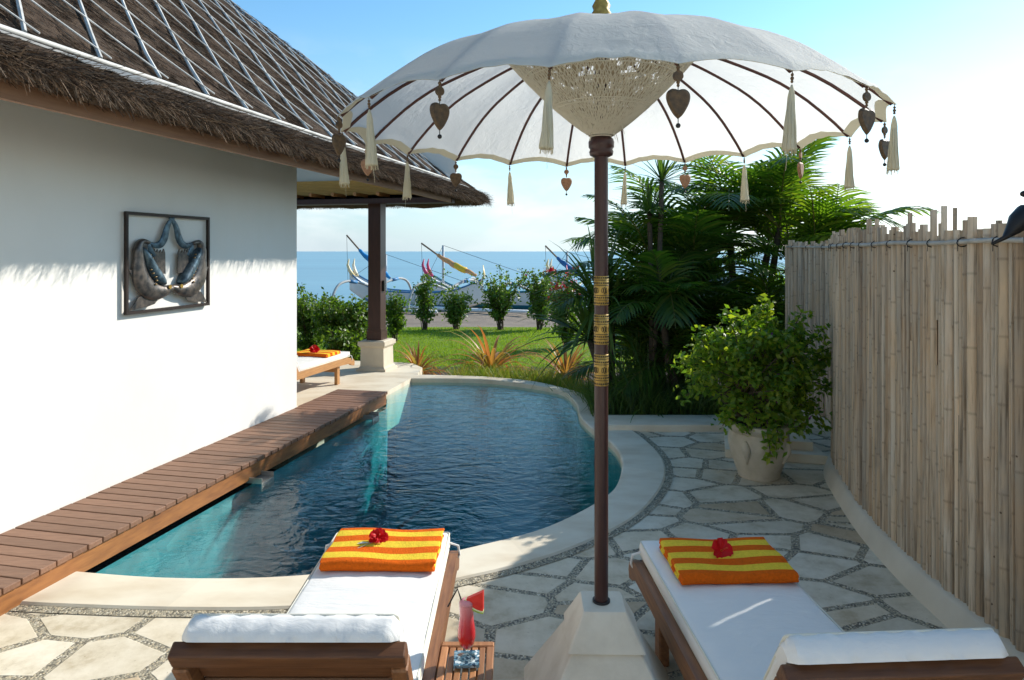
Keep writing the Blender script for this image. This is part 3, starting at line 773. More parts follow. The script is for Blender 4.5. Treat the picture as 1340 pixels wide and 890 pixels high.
    e_ = HY_-BL-.038; hoodp = [(e_+.10, .390), (e_+.03, .391), (e_+.002, .383), (e_-.008, .363), (e_-.008, .340), (e_-.005, .322), (e_+.004, .310)]
    for i in range(n_+1):
        x = -.292+.584*i/n_
        for j, (y, z) in enumerate(hoodp):
            wv = .004*math.sin(i*1.7+j)+(.006*math.sin(i*2.6) if j == 6 else 0)
            ex = max(0, (abs(x)-.262)/.03); kk = 1-.42*min(1, ex)**2
            vs.append(tuple(M @ Vector((x, e_+.06+(y+wv-e_-.06)*kk, .352+(z+wv*.5-.352)*kk))))
    nh = len(hoodp); mb.add(vs, [(i*nh+j, i*nh+j+1, (i+1)*nh+j+1, (i+1)*nh+j) for i in range(n_) for j in range(nh-1)])
    for sx in (-1, 1):
        ring = [tuple(M @ Vector((sx*.2915, e_+.06+(y-e_-.06)*.58, .352+(z-.352)*.58))) for j, (y, z) in enumerate(hoodp)]+[tuple(M @ Vector((sx*.2915, e_+.09, .340)))]
        mb.add(ring, [tuple(range(len(ring)))])
    mb.build('hood', cushion, mt, smooth=True, angle=50)
    mb = MB(); vs = []
    for i in range(25):
        x = -.318+.636*i/24; sag = .05*(1-(2*i/24-1)**2)
        for dy in (0, .038): vs.append(tuple(M @ Vector((x, HY_-.22+sag+dy, .268-.004*math.sin(i)))))
    mb.add(vs, [(i*2, i*2+1, i*2+3, i*2+2) for i in range(24)])
    mb.add([tuple(M @ Vector(p)) for p in ((-.318,HY_-.22,.268), (-.318,HY_-.18,.268), (-.318,HY_-.18,.40), (-.318,HY_-.22,.40), (.318,HY_-.22,.268), (.318,HY_-.18,.268), (.318,HY_-.18,.40), (.318,HY_-.22,.40))], [(0,1,2,3), (4,5,6,7)])
    mb.build('strap', strapm, mt)
    for sx in (-1, 1):
        mb = MB(); mb.tube([(sx*.286, -.02, .36), (sx*.326, -.015, .345), (sx*.332, -.01, .30), (sx*.30, -.005, .245)], .006, 6); mb.build('corner_loop', cushion, mt)
    if tray:
        mb = MB(); x0, x1, y0, y1, z = .328, .525, -.81, -1.08, .315
        for yy in (y0-.016, y1+.016): mb.rbox(((x0+x1)/2, yy, z), (x1-x0, .032, .03), .004, 1)
        for xx in (x0+.014, x1-.014): mb.rbox((xx, (y0+y1)/2, z), (.028, y0-y1-.064, .03), .004, 1)
        for k in range(5): mb.rbox((x0+.044+.0275*k, (y0+y1)/2, z+.003), (.0215, y0-y1-.066, .016), .002, 1)
        tr = mb.build('side_tray', teak_l if False else teak2, r)
        mb = MB(); mb.rbox((x1-.05, (y0+y1)/2, .15), (.03, .03, .29), .004, 1); mb.rbox((x0+.05, (y0+y1)/2, .15), (.03, .03, .29), .004, 1); mb.build('leg', teak2, tr)
    return r
teak2 = mat('teak_tray', (.42,.19,.075), (.30,.125,.045), rough=.5, scale=5, stretch=(14,1.2,14), isl=.25, bmp=.2, bscale=12)
L1 = make_lounger('white lounger with wooden side tray and drink, nearest the pool', tray=True); L1.location = (-.592, 3.37, 0)
L2 = make_lounger('shaded white lounger between the parasol pole and bamboo fence'); L2.location = (.902, 3.285, 0); L2.rotation_euler.z = .055
L3 = make_lounger('pale wood lounger on the terrace half hidden by the wall', teak_l, teak_l); L3.location = (-2.52, 9.45, .015); L3.rotation_euler.z = -.26

def make_towel(label, loc, rz, w=.50, dp=.36):
    r = thing('folded_towel', label, 'towel', loc, rz, 'striped towels on the loungers')
    mb = MB()
    bm = bmesh.new(); 
    for k in range(3):
        h = .0165; b2 = MB(); b2.rbox((0, .0+.002*k, .0075+.0142*k), (w+random.uniform(-.008, .008), dp-.004*k, .0148), .006, 3); mb.v, off = mb.v+b2.v, len(mb.v); mb.f += [tuple(i+off for i in f) for f in b2.f]
    # rounded fold along the front
    mb.tube([(x, -dp/2+.010, .0215+.0015*math.sin(x*30)) for x in np.linspace(-w/2+.004, w/2-.004, 24)], .0222, 12, True, 1.0)
    o_ = mb.build('towel_cloth', towelm, r, smooth=True, angle=50)
    bm.from_mesh(o_.data); bmesh.ops.subdivide_edges(bm, edges=[e for e in bm.edges if e.calc_length() > .1], cuts=9, use_grid_fill=True)
    for v in bm.verts:
        a_ = max(0, min(1, v.co.z/.04)); v.co.z += a_*(.0035*math.sin(v.co.x*17+loc[0]*5)+.0025*math.sin(v.co.y*23+v.co.x*9)); v.co.x += .0025*math.sin(v.co.y*31+v.co.z*200)
    bm.to_mesh(o_.data); bm.free(); o_.data.polygons.foreach_set('use_smooth', [True]*len(o_.data.polygons)); o_.data.set_sharp_from_angle(angle=math.radians(50)); return r
make_towel('orange and yellow striped towel on the lounger beside the pool', (-.585, 3.37-.245, .409), -.015)
make_towel('orange and yellow striped towel on the lounger by the fence', (.945, 3.285-.27, .409), .04, .50, .36)
tw = make_towel('orange and yellow striped towel on the terrace lounger', (-2.60, 9.05, .42), -.26)

def make_flower(label, loc, rz, tilt, s=1.0, full=True):
    r = thing('hibiscus_flower', label, 'flower', loc, rz, 'red hibiscus flowers on the towels')
    r.rotation_euler = (tilt, 0, rz); r.scale = (s, s, s)
    layers = ((5, 1.0, .0), (5, .75, .012), (5, .5, .02)) if full else ((5, 1.0, 0.),)
    for nl, sl, zo in layers:
        for k in range(nl):
            a0 = 2*PI*k/nl+zo*30; b = MB(); vs = []; nu, nv = 7, 7
            for i in range(nu):
                u = i/(nu-1); rr = .004+.042*sl*u; wd = (.004+.034*sl*math.sin(min(1, u*1.15)*PI*.62))
                for j in range(nv):
                    v = -1+2*j/(nv-1); ruf = .004*math.sin(v*6+k)*u+.003*math.sin(v*11+k*2)*u
                    z = .012+zo+.022*u*(1-u*.55)+ruf+(.012*(1-sl)*u*2); ca, sa = math.cos(a0), math.sin(a0)
                    rr2 = rr-.006*sl*v*v*u
                    vs.append((rr2*ca-v*wd*sa*.62, rr2*sa+v*wd*ca*.62, z))
            b.add(vs, [(i*nv+j, i*nv+j+1, (i+1)*nv+j+1, (i+1)*nv+j) for i in range(nu-1) for j in range(nv-1)])
            b.build('petal', petalm, r, smooth=True)
    b = MB(); b.tube([(0,0,.01), (0,0,.04), (.004,0,.055)], [.003,.0025,.003], 6); b.build('stamen', simple('stamen', (.55,.06,.02)), r)
    return r
make_flower('double red hibiscus with a leaf on the poolside towel', (-.625, 3.37-.20, .453), .3, .75, 1.0)
make_flower('single five petal red hibiscus on the fence side towel', (.93, 3.285-.25, .459), .3, .95, 1.12, False)
make_flower('red hibiscus on the terrace lounger towel', (-2.62, 9.0, .475), .3, .6, 1.5)
mb = MB(); mb.add([(-.655,3.13,.456), (-.69,3.115,.458), (-.715,3.12,.457), (-.69,3.135,.460)], [(0,1,2,3)]); mb.tube([(-.64,3.14,.456), (-.70,3.075,.455)], .0015, 5)
tag(mb.build('hibiscus_leaf', leafmat('small_leaf', [(.05,.09,.02)], .2)), 'small green leaf and stalk beside the double red hibiscus', 'leaf')

# ---- drink
gx, gy, gzz = -.163, 2.435, .331
t_ = thing('coaster', 'square mosaic shell coaster under the red drink', 'coaster', (gx, gy, gzz), .05)
def mosaic():
    m, nt, N, L = nodes_of('shell_mosaic'); v = coords(nt)
    n = N.new('ShaderNodeTexVoronoi'); n.inputs['Scale'].default_value = 85; L.new(v, n.inputs['Vector'])
    s = N.new('ShaderNodeSeparateColor'); L.new(n.outputs['Color'], s.inputs[0])
    c = ramp_n(nt, s.outputs[0], [(0, (.02,.04,.06)), (.3, (.12,.22,.27)), (.6, (.30,.38,.40)), (.85, (.75,.78,.74)), (1, (.3,.2,.3))], 'CONSTANT')
    finish(nt, princ(nt, c, .15)); return m
mb = MB(); mb.rbox((0,0,.006), (.092,.092,.012), .002, 1); mb.build('tile', mosaic(), t_)
def glass_mat():
    m, nt, N, L = nodes_of('clear_glass')
    fr = N.new('ShaderNodeFresnel'); fr.inputs[0].default_value = 1.45
    t = N.new('ShaderNodeBsdfTransparent'); t.inputs[0].default_value = (.93,.95,.95,1); g = N.new('ShaderNodeBsdfGlossy'); g.inputs['Roughness'].default_value = .02
    bf = N.new('ShaderNodeNewGeometry').outputs['Backfacing']
    mx = N.new('ShaderNodeMixShader'); L.new(math_n(nt, 'MULTIPLY', fr.outputs[0], math_n(nt, 'SUBTRACT', 1., bf)), mx.inputs[0]); L.new(t.outputs[0], mx.inputs[1]); L.new(g.outputs[0], mx.inputs[2]); finish(nt, mx.outputs[0]); return m
glassm = glass_mat()
gl = thing('cocktail_glass', 'tall curved glass of red juice on the mosaic coaster', 'drink', (gx, gy, gzz+.012))
gp_ = [(.032,0), (.033,.004), (.012,.008), (.006,.014), (.006,.026), (.014,.034), (.027,.05), (.0335,.075), (.0335,.095), (.029,.125), (.026,.15), (.0275,.18), (.030,.205)]
mb = MB(); mb.lathe(gp_, n=28); mb.f.pop(); mb.build('glass_shell', glassm, gl, smooth=True)
def juice():
    m, nt, N, L = nodes_of('red_juice'); v = coords(nt); sx = N.new('ShaderNodeSeparateXYZ'); L.new(v, sx.inputs[0])
    f = math_n(nt, 'ADD', sx.outputs[2], math_n(nt, 'MULTIPLY', noise(nt, v, 60, 3), .03))
    c = ramp_n(nt, math_n(nt, 'MULTIPLY', f, 4.5), [(.4, (.62,.012,.014)), (.62, (.66,.03,.04)), (.92, (.74,.24,.24))])
    p = princ(nt, c, .2); finish(nt, p); return m
jp = [(.004,.033), (.0125,.037), (.0255,.052), (.032,.076), (.032,.095), (.0275,.125), (.0245,.15), (.026,.18), (.0268,.192)]
mb = MB(); mb.lathe(jp, n=28); mb.build('juice', juice(), gl, smooth=True, angle=50)
mb = MB(); mb.lathe([(.0265,.1925), (.026,.200), (.018,.208), (.006,.211)], n=20); mb.build('foam', simple('pink_foam', (.75,.30,.32), .8, bmp=.5, bscale=200), gl, smooth=True)
mb = MB(); z0 = gzz+.012; mb.tube([(gx+.008, gy+.005, z0+.10), (gx-.022, gy, z0+.215), (gx-.032, gy-.004, z0+.247), (gx-.048, gy-.01, z0+.222), (gx-.066, gy-.016, z0+.19)], .0028, 7)
tag(mb.build('drinking_straw', blackm, smooth=True), 'bent black straw standing in the red drink', 'straw')
ws = thing('watermelon_slice', 'watermelon wedge hung on the rim of the drink glass', 'fruit', (gx+.034, gy-.006, z0+.20)); ws.rotation_euler = (0, .55, -.15)
def arcpoly(r, a0, a1, k=10): return [(r*math.cos(a0+(a1-a0)*i/k), r*math.sin(a0+(a1-a0)*i/k)) for i in range(k+1)]
def flatp(name, poly, y0, y1, m, parent):
    b = MB(); b.prism(poly, y0, y1, lambda x, y, z: (x, z, y)); return b.build(name, m, parent)
a0, a1 = -PI/2-.55, -PI/2+.55
oz = .052
sh = lambda P: [(x, y+oz) for x, y in P]
fl_ = flatp('flesh', sh([(0,0)]+arcpoly(.068, a0, a1)), -.010, .010, mat('melon_flesh', (.72,.035,.02), (.62,.02,.012), rough=.35, scale=60, bmp=.3), ws)
flatp('rind', sh(arcpoly(.0682, a0, a1)+arcpoly(.073, a1, a0)), -.0102, .0102, simple('melon_pith', (.70,.72,.40)), ws)
flatp('peel', sh(arcpoly(.0732, a0, a1)+arcpoly(.078, a1, a0)), -.0104, .0104, mat('melon_peel', (.36,.46,.06), (.16,.28,.04), scale=50), ws)

# ================================================================ PARASOL
UX, UY, UR = .346, 2.63, 1.0
um = thing('garden_parasol', 'white Balinese parasol with tassels and heart charms in the pool patio', 'parasol', (UX, UY, 0))
NR = 20; PH = math.radians(3.2)
prr = [0, .06, .15, .3, .45, .6, .7, .8, .88, .94, 1.0]; prz = [2.665, 2.655, 2.640, 2.610, 2.572, 2.520, 2.478, 2.420, 2.360, 2.310, 2.252]
_sm = smooth_curve(list(zip(prr, prz)), 3); prs = [(float(a), float(b)) for a, b in _sm]
def cz(r): return float(np.interp(r, [p[0] for p in prs], [p[1] for p in prs]))
def cpt(th, r, dz=0):   # th measured from the camera-facing direction, clockwise to the right
    return (r*math.sin(th), -r*math.cos(th), cz(r)+dz)
per = 8; NTH = NR*per; V = []; 
for (r, z) in prs:
    for q in range(NTH):
        u = (q % per)/per; th = PH+2*PI*q/NTH; bulge = math.sin(u*PI); e = r**2
        rr = r*(1-.026*bulge*e**2); zz = z+.016*bulge*r**5*(1 if r > .95 else .7)-.018*bulge*(r*(1-r)*4)*.5
        if r > .97: zz += .008*bulge
        zz += .0025*math.sin(u*18+q*.9)*e*bulge
        V.append((rr*math.sin(th), -rr*math.cos(th), zz))
m_ = len(prs)
Fq = [(i*NTH+q, i*NTH+(q+1) % NTH, (i+1)*NTH+(q+1) % NTH, (i+1)*NTH+q) for i in range(1, m_-1) for q in range(NTH)]
Fq += [(q, (q+1) % NTH, NTH+(q+1) % NTH, NTH+q) for q in range(NTH)]
can = np_mesh('canopy', V, Fq, canopym, um, True)
# hem band hanging inside the rim
Vr = np.array(V).reshape(m_, NTH, 3); hv = []
for q in range(NTH):
    a, b = Vr[-1, q], Vr[-2, q]; d = (b-a)/np.linalg.norm(b-a)
    k_ = np.array((.985, .985, 1)); hv += [tuple(a*np.array((.998, .998, 1))+(0,0,-.001)), tuple((a+d*.031)*k_+np.array((0,0,-.004)))]
mb = MB(); mb.add(hv, [(2*q, 2*q+1, 2*((q+1) % NTH)+1, 2*((q+1) % NTH)) for q in range(NTH)]); mb.build('hem', hemm, can, smooth=True)
for k in range(NR):
    th = PH+2*PI*k/NR; mb = MB()
    mb.tube([cpt(th, r, -.012) for r in np.linspace(.05, .985, 18)], .0062, 6); mb.build('rib', ribm, um, smooth=True)
# macrame cone
mb = MB(); NZ = 16
def cone(th, f):   # f 0 bottom .. 1 top
    r = .038+.355*f**.92+.008*math.sin(f*PI); z = 2.245+(cz(.39)-.012-2.245)*f**1.05
    return (r*math.sin(th), -r*math.cos(th), z)
ns_ = 104
for k in range(ns_):
    th = 2*PI*k/ns_
    for tw_, r_ in ((.85, .0015), (-.85, .0015), (.34, .0015), (-.34, .0015)):
        ph = random.uniform(-.02, .02)
        mb.tube([cone(th+ph+tw_*(q/NZ)**1.0*(1), .02+.98*q/NZ) for q in range(NZ+1)], r_, 4, False)
for f, r_ in ((.0, .004), (.02, .003), (.33, .0022), (.36, .0022), (.66, .0022), (.69, .0022), (.985, .004)):
    mb.tube([cone(2*PI*q/60, f) for q in range(61)], r_, 5, False)
for k in range(40):   # knots and diamonds
    th = 2*PI*k/40
    for f0 in (.15, .48, .8):
        mb.tube([cone(th-.05, f0), cone(th, f0+.07), cone(th+.05, f0), cone(th, f0-.07), cone(th-.05, f0)], .0018, 4, False)
for k in range(14):
    th = random.uniform(0, 2*PI); p = cone(th, random.uniform(.02, .15)); mb.tube([p, (p[0]*1.1, p[1]*1.1, p[2]-.02), (p[0]*1.15, p[1]*1.15, p[2]-.035)], .0011, 4)
net = mb.build('macrame_net', netm, um, smooth=True)
mb = MB(); NQ = 80; vs = []   # inner band of close woven thread with diamond openings left between
NF = 26
for i in range(NF+1):
    for q in range(NQ):
        p = cone(2*PI*q/NQ, i/NF); vs.append((p[0]*.955, p[1]*.955, p[2]+.006))
def open_(i, q):
    c = (q+.5) % 8-4; f = i/NF
    for f0, hh in ((.30, 2.2), (.55, 2.6), (.80, 2.2)):
        if abs(c)/2.2+abs(i+.5-f0*NF)/hh < .95: return True
    if (q*7+i*13+(q*i) % 5) % 6 == 0: return True
    c2 = (q+4.5) % 8-4
    return any(abs(c2)/1.6+abs(i+.5-f0*NF)/1.6 < .9 for f0 in (.42, .68, .92))
mb.f = [(i*NQ+q, i*NQ+(q+1) % NQ, (i+1)*NQ+(q+1) % NQ, (i+1)*NQ+q) for i in range(NF) for q in range(NQ) if not open_(i, q)]
mb.v = vs; mb.build('net_lining', fabric('net_backing', (.50,.40,.26), .3, 300, .1), net, smooth=True)
mb = MB(); mb.lathe([(.030,2.165), (.044,2.172), (.047,2.185), (.043,2.195), (.049,2.203), (.050,2.222), (.046,2.235), (.040,2.238), (.038,2.248)], n=28); mb.build('hub', polem, um, smooth=True)
mb = MB(); mb.tube([(0,0,.40), (0,0,1.3), (0,0,2.67)], .0268, 20); pole = mb.build('pole', polem, um, smooth=True, angle=50)
mb = MB(); mb.lathe([(.0272,.444), (.034,.444), (.034,.452), (.0272,.452)], n=20); mb.build('collar', blackm, pole, smooth=True)
def zy(y): return CAMZ-(y-HY)/F*UY
for y0, y1 in ((361, 399), (411, 450), (463, 504)):
    za, zb = zy(y1), zy(y0); b = MB(); b.lathe([(.0272,za), (.0282,za+.001), (.0282,zb-.001), (.0272,zb)], n=28); g_ = b.build('gold_band', gold, pole, smooth=True, angle=50)
    b = MB(); h = zb-za
    for fz, kind in ((.07,'d'), (.18,'l'), (.26,'d'), (.34,'l'), (.68,'l'), (.76,'d'), (.86,'l'), (.94,'d')):
        z = za+h*fz
        if kind == 'l': b.lathe([(.0283,z-.0012), (.0287,z), (.0283,z+.0012)], n=28); b.f.pop(); b.f.pop()
        else:
            for q in range(22):
                t = 2*PI*q/22; c = (.0284*math.cos(t), .0284*math.sin(t), z); b.box(c, (.0012,.0045,.006), t)
    for q in range(5):   # flower scrolls in the middle
        t = 2*PI*q/5; zc = za+h*.51
        for k in range(3):
            a_ = t+(k-1)*.28; b.tube([(.0286*math.cos(a_+.11*math.sin(w)), .0286*math.sin(a_+.11*math.sin(w)), zc+.010*math.cos(w)*(1.3 if k == 1 else 1)) for w in np.linspace(.3, 2*PI-.3, 12)], .0011, 4)
    b.build('band_ornament', blackm, g_)
mb = MB(); mb.lathe([(.025,2.655), (.052,2.665), (.05,2.68), (.035,2.70), (.042,2.715), (.030,2.735), (.036,2.75), (.020,2.78), (.026,2.80), (.008,2.86), (.002,2.90)], n=20); mb.build('finial', gold, um, smooth=True)
# tassels and heart charms on alternate ribs
def tassel_mb():
    b = MB(); L_ = .165
    b.lathe([(.002,0), (.0055,-.012), (.0085,-.03), (.0105,-.07), (.013,-.12), (.017,-L_+.006), (.016,-L_), (.002,-L_+.004)], (0,0,-.035), 40, lambda t, z: 1+.10*math.sin(t*13)+.05*math.sin(t*7+z*60))
    for k in range(34):
        t = random.uniform(0, 2*PI); r_ = random.uniform(.012, .019); b.tube([(.008*math.cos(t), .008*math.sin(t), -.075), (r_*.8*math.cos(t), r_*.8*math.sin(t), -.14), (r_*math.cos(t+.1), r_*math.sin(t+.1), -.035-L_-random.uniform(-.006, .014))], .0008, 4)
    b.tube([(.004,0,-.19), (.007,.002,-.25)], .0005, 4)
    return b
tas0 = None; hrt0 = {}
def bead_mb(zs): 
    b = MB()
    for z, r_ in zs: b.lathe([(.001,z-r_), (r_*.75,z-r_*.7), (r_,z), (r_*.75,z+r_*.7), (.001,z+r_)], n=12)
    b.tube([(0,0,0), (0,0,zs[-1][0])], .0012, 5); return b
def heart_poly(w, h):
    half = smooth_curve([(0,-.035), (.30,.0), (.62,-.01), (.90,-.10), (1,-.25), (.93,-.43), (.70,-.64), (.36,-.86), (0,-1)], 4)
    R_ = [(float(x)*w/2, float(y)*h) for x, y in half]; return R_+[(-x, y) for x, y in R_[-2:0:-1]]

for k in range(NR):
    th = PH+2*PI*k/NR; p = cpt(th, .992, -.006)
    if k % 2 == 1:
        if tas0 is None:
            t = tassel_mb().build('tassel', tasselm, um, smooth=True); t.location = p
            bead_mb([(-.010,.0042), (-.019,.005), (-.027,.004)]).build('bead', beadm, t, smooth=True); tas0 = t
        else:
            t = copy_tree(tas0); t.location = p; 
        sc_ = random.uniform(.93, 1.07); t.scale = (random.uniform(.85, 1.15), random.uniform(.85, 1.15), sc_)
        t.rotation_euler = (random.uniform(-.05, .05), random.uniform(-.05, .05), random.uniform(0, 6))
    else:
        kind = 'l' if k in (6, 10, 14, 8) else 'd'
        if kind not in hrt0:
            b = MB(); hp = heart_poly(.060, .072); n = len(hp); c = (0, -.034)
            vs = [(x, -.0025, y-.062) for x, y in hp]+[(x, .0025, y-.062) for x, y in hp]
            vs += [(x*.82, -.0075, (y-c[1])*.82+c[1]-.062) for x, y in hp]+[(x*.82, .0075, (y-c[1])*.82+c[1]-.062) for x, y in hp]
            fs = [(i, (i+1) % n, n+(i+1) % n, n+i) for i in range(n)]+[(i, 2*n+i, 2*n+(i+1) % n, (i+1) % n) for i in range(n)]+[(n+i, n+(i+1) % n, 3*n+(i+1) % n, 3*n+i) for i in range(n)]+[tuple(2*n+i for i in range(n)), tuple(3*n+i for i in range(n-1, -1, -1))]
            b.add(vs, fs); m = carved if kind == 'd' else carved_lt
            h = b.build('heart_charm', m, um); h.location = p
            b2 = bead_mb([(-.009,.005), (-.016,.004), (-.045,.005), (-.053,.004)]); b2.build('bead', beadm, h, smooth=True)
            b2 = MB(); b2.tube([(0,-.004,-.030), (0,.004,-.030)], .0125, 16); b2.build('disc', m, h)
            b2 = bead_mb([(-.150,.0062)]); b2.tube([(0,0,-.132), (0,0,-.15)], .0012, 5); b2.build('bead', blackm, h, smooth=True); hrt0[kind] = h
        else: h = copy_tree(hrt0[kind]); h.location = p
        h.rotation_euler.z = {0: .15, 2: .4, 4: .5, 18: .7, 16: 1.0, 6: .9}.get(k, random.uniform(-.3, .3))
# pedestal
ped = thing('parasol_base', 'cream stepped pyramid base holding the parasol pole', 'parasol base', (UX+.005, UY, 0), -.02)
def frus(b, z0, w0, z1, w1, be=.006):
    vs = []
    for z, w in ((z0, w0), (z1-be, w1+be*.5), (z1, w1-be)):
        h = w/2
        for x, y in ((-h+be,-h), (h-be,-h), (h,-h+be), (h,h-be), (h-be,h), (-h+be,h), (-h,h-be), (-h,-h+be)): vs.append((x, y, z))
    fs = [tuple(range(7, -1, -1)), tuple(range(16, 24))]+[(l*8+i, l*8+(i+1) % 8, (l+1)*8+(i+1) % 8, (l+1)*8+i) for l in range(2) for i in range(8)]
    b.add(vs, fs)
mb = MB(); frus(mb, 0, .61, .318, .262); mb.build('lower_tier', concrete, ped)
mb = MB(); frus(mb, .3215, .286, .444, .164); mb.build('upper_tier', concrete, ped)

# ================================================================ FENCE
fen = thing('bamboo_fence', 'curved fence of flattened weathered bamboo on a low plaster kerb', 'fence', (2.13, 3.7, 0))
fpts = [(2.04,1.0), (2.09,2.0), (2.145,2.8), (2.165,3.29), (2.195,3.71), (2.285,4.31), (2.455,5.01), (2.62,5.52), (2.86,5.84), (3.09,6.2), (3.18,6.68), (3.12,7.15), (3.02,7.5)]
fc = np.array(smooth_curve(fpts, 16)); fd = np.concatenate([[0], np.cumsum(np.linalg.norm(np.diff(fc, axis=0), axis=1))])
def fat(d):
    x, y = np.interp(d, fd, fc[:, 0]), np.interp(d, fd, fc[:, 1]); x2, y2 = np.interp(d+.03, fd, fc[:, 0]), np.interp(d+.03, fd, fc[:, 1])
    if d+.03 > fd[-1]: x2, y2 = x+(x-np.interp(d-.03, fd, fc[:, 0])), y+(y-np.interp(d-.03, fd, fc[:, 1]))
    t = np.array((x2-x, y2-y)); t = t/(np.linalg.norm(t)+1e-9); n = np.array((-t[1], t[0])); return np.array((x, y)), t, n   # n points to the camera side (-x)
FO = fen.location
def loc(p): return (p[0]-FO.x, p[1]-FO.y, p[2]-FO.z)
gaps = []   # narrow splits where sun shows through between strips
for (gy_, z0, z1) in ((3.46, 1.22, 1.45), (3.55, 1.15, 1.28), (3.27, 1.01, 1.12), (3.72, 1.31, 1.41), (3.32, 1.29, 1.44), (6.5, .88, 1.12), (6.3, 1.1, 1.25), (4.9, 1.45, 1.6), (4.2, 1.5, 1.62)):
    gaps.append((float(np.interp(gy_, fc[:, 1], fd)), z0, z1))
gaps.sort(); GW = .012
mb = MB(); d = .2; nodev = []
def strip(d, w, bot, top, off, lean, rear=False):
    c, t, n = fat(d+w/2); node = bot+random.uniform(.05, .35); nz = []
    while node < top-.03: nz += [node-.010, node, node+.010]; node += random.uniform(.22, .40)
    zs = sorted([bot, top]+list(np.linspace(bot+.1, top-.1, 7))+nz); vs = []; hs = 6; bend = random.uniform(-.004, .004); ph = random.uniform(0, 6)
    for z in zs:
        isn = any(abs(z-q) < .001 for q in nz[1::3]); k = 1.12 if isn else 1.0; sh_ = lean*(z-1)+bend*math.sin(z*2.2+ph); nv = 1. if isn else 0.
        for j in range(hs):
            a = -1+2*j/(hs-1); cc = c+t*(a*w*.5*.99+sh_)+n*(off+(.010+.26*w)*(1-a*a)*k); vs.append(loc((cc[0], cc[1], z)))
        for a in (1, -1):
            cc = c+t*(a*w*.5*.99+sh_)+n*(off-.007); vs.append(loc((cc[0], cc[1], z)))
        nodev.extend([nv]*(hs+2))
    q = hs+2; fs = [(i*q+j, i*q+(j+1) % q, (i+1)*q+(j+1) % q, (i+1)*q+j) for i in range(len(zs)-1) for j in range(q)]
    fs += [tuple(range(q-1, -1, -1)), tuple((len(zs)-1)*q+j for j in range(q))]
    mb.add(vs, fs)
while d < fd[-1]-.02:
    w = random.choice((.018,.022,.026,.030,.036,.044,.054))*random.uniform(.9, 1.1)
    g_ = next((g for g in gaps if d <= g[0] < d+w+.004), None)
    if g_:
        w = max(.006, g_[0]-d-GW/2)
    c, t, n = fat(d+w/2); far_part = d > 5.05
    top = 1.93+random.uniform(-.03, .035) if not far_part else 1.90+random.uniform(-.03, .025)
    if c[1] < 4.4 and random.random() < .14: top += random.uniform(.03, .07)
    if random.random() < .12: top -= .04
    strip(d, w, .10+random.uniform(-.02, .02), top, random.uniform(-.011, .011), random.uniform(-.007, .007)); d += w
    if g_:
        strip(d, GW, .1, g_[1], 0, 0); strip(d, GW, g_[2], 1.88, 0, 0); d += GW; gaps.remove(g_); gaps.append((g_[0]-1000, g_[1], g_[2]))
    else: d += (random.uniform(.003, .008) if random.random() < .2 else -.001)
fo_ = mb.build('bamboo_strips', bamboom, fen, smooth=True, angle=40)
at_ = fo_.data.attributes.new('node', 'FLOAT', 'POINT'); at_.data.foreach_set('value', nodev)
gaps = [(g[0]+1000 if g[0] < 0 else g[0], g[1], g[2]) for g in gaps]
mb = MB(); d = .2    # rear layer
def slat(d, w, z0, z1):
    c, t, n = fat(d+w/2); vs = []
    for z in (z0, z1):
        for a, o_ in ((-1, -.020), (1, -.020), (1, -.034), (-1, -.034)):
            cc = c+t*a*w/2+n*o_; vs.append(loc((cc[0], cc[1], z)))
    mb.add(vs, [(0,3,2,1), (4,5,6,7), (0,1,5,4), (1,2,6,5), (2,3,7,6), (3,0,4,7)])
while d < fd[-1]-.05:
    w = random.uniform(.06, .085)
    g_ = next((g for g in gaps if d <= g[0]+GW < d+w+.02), None)
    gw = GW*2.6
    if g_:
        w = max(.004, g_[0]-gw*.25-d)
    slat(d, w, .12, 1.86+random.uniform(-.03, .04)); d += w
    if g_: slat(d, gw, .12, g_[1]); slat(d, gw, g_[2], 1.84); d += gw; gaps.remove(g_)
    else: d += random.uniform(.003, .008) if random.random() < .2 else 0
mb.build('rear_strips', bamboom, fen)
def rail(z, off, r_, name, m, d0=.2, d1=None):
    b = MB(); pts = []
    for d in np.arange(d0, d1 or fd[-1]-.03, .12):
        c, t, n = fat(d); cc = c+n*off; pts.append(loc((cc[0], cc[1], z+.004*math.sin(d*7))))
    b.tube(pts, r_, 7); return b.build(name, m, fen, smooth=True)
railm = mat('grey_rail', (.56,.52,.45), (.38,.35,.30), rough=.8, scale=14, bmp=.3)
rail(1.845, .026, .0115, 'rail', railm); 
rr_ = rail(.45, -.045, .018, 'rail', railm); rail(1.5, -.045, .018, 'rail', railm)
d = .3
while d < fd[-1]-.1:
    c, t, n = fat(d); b = MB(); pts = []
    for q in range(11):
        a = 2*PI*q/10; cc = c+n*(.014+.030*math.cos(a)); pts.append(loc((cc[0]+t[0]*.004*math.sin(a), cc[1]+t[1]*.004*math.sin(a), 1.845+.022*math.sin(a)-.006*math.cos(a))))
    b.tube(pts, .0028, 5, False)
    e = loc((c+n*.04)[0:2].tolist()+[1.83]); b.tube([e, (e[0], e[1], e[2]-.03)], .002, 4)
    b.build('lashing', blackm, fen); d += random.uniform(.20, .27)
mb = MB(); vs = []; dd_ = np.arange(.0, fd[-1], .1)
for d in dd_:
    c, t, n = fat(d)
    for o_, z in ((.085,-.02), (.075,.02), (.050,.105), (.030,.122), (-.08,.132), (-.10,-.02)):
        cc = c+n*o_; vs.append(loc((cc[0], cc[1], z+.004*math.sin(d*3))))
k = 6; mb.add(vs, [(i*k+j, i*k+j+1, (i+1)*k+j+1, (i+1)*k+j) for i in range(len(dd_)-1) for j in range(k-1)])
mb.build('kerb', plaster2, fen, smooth=True, angle=50)
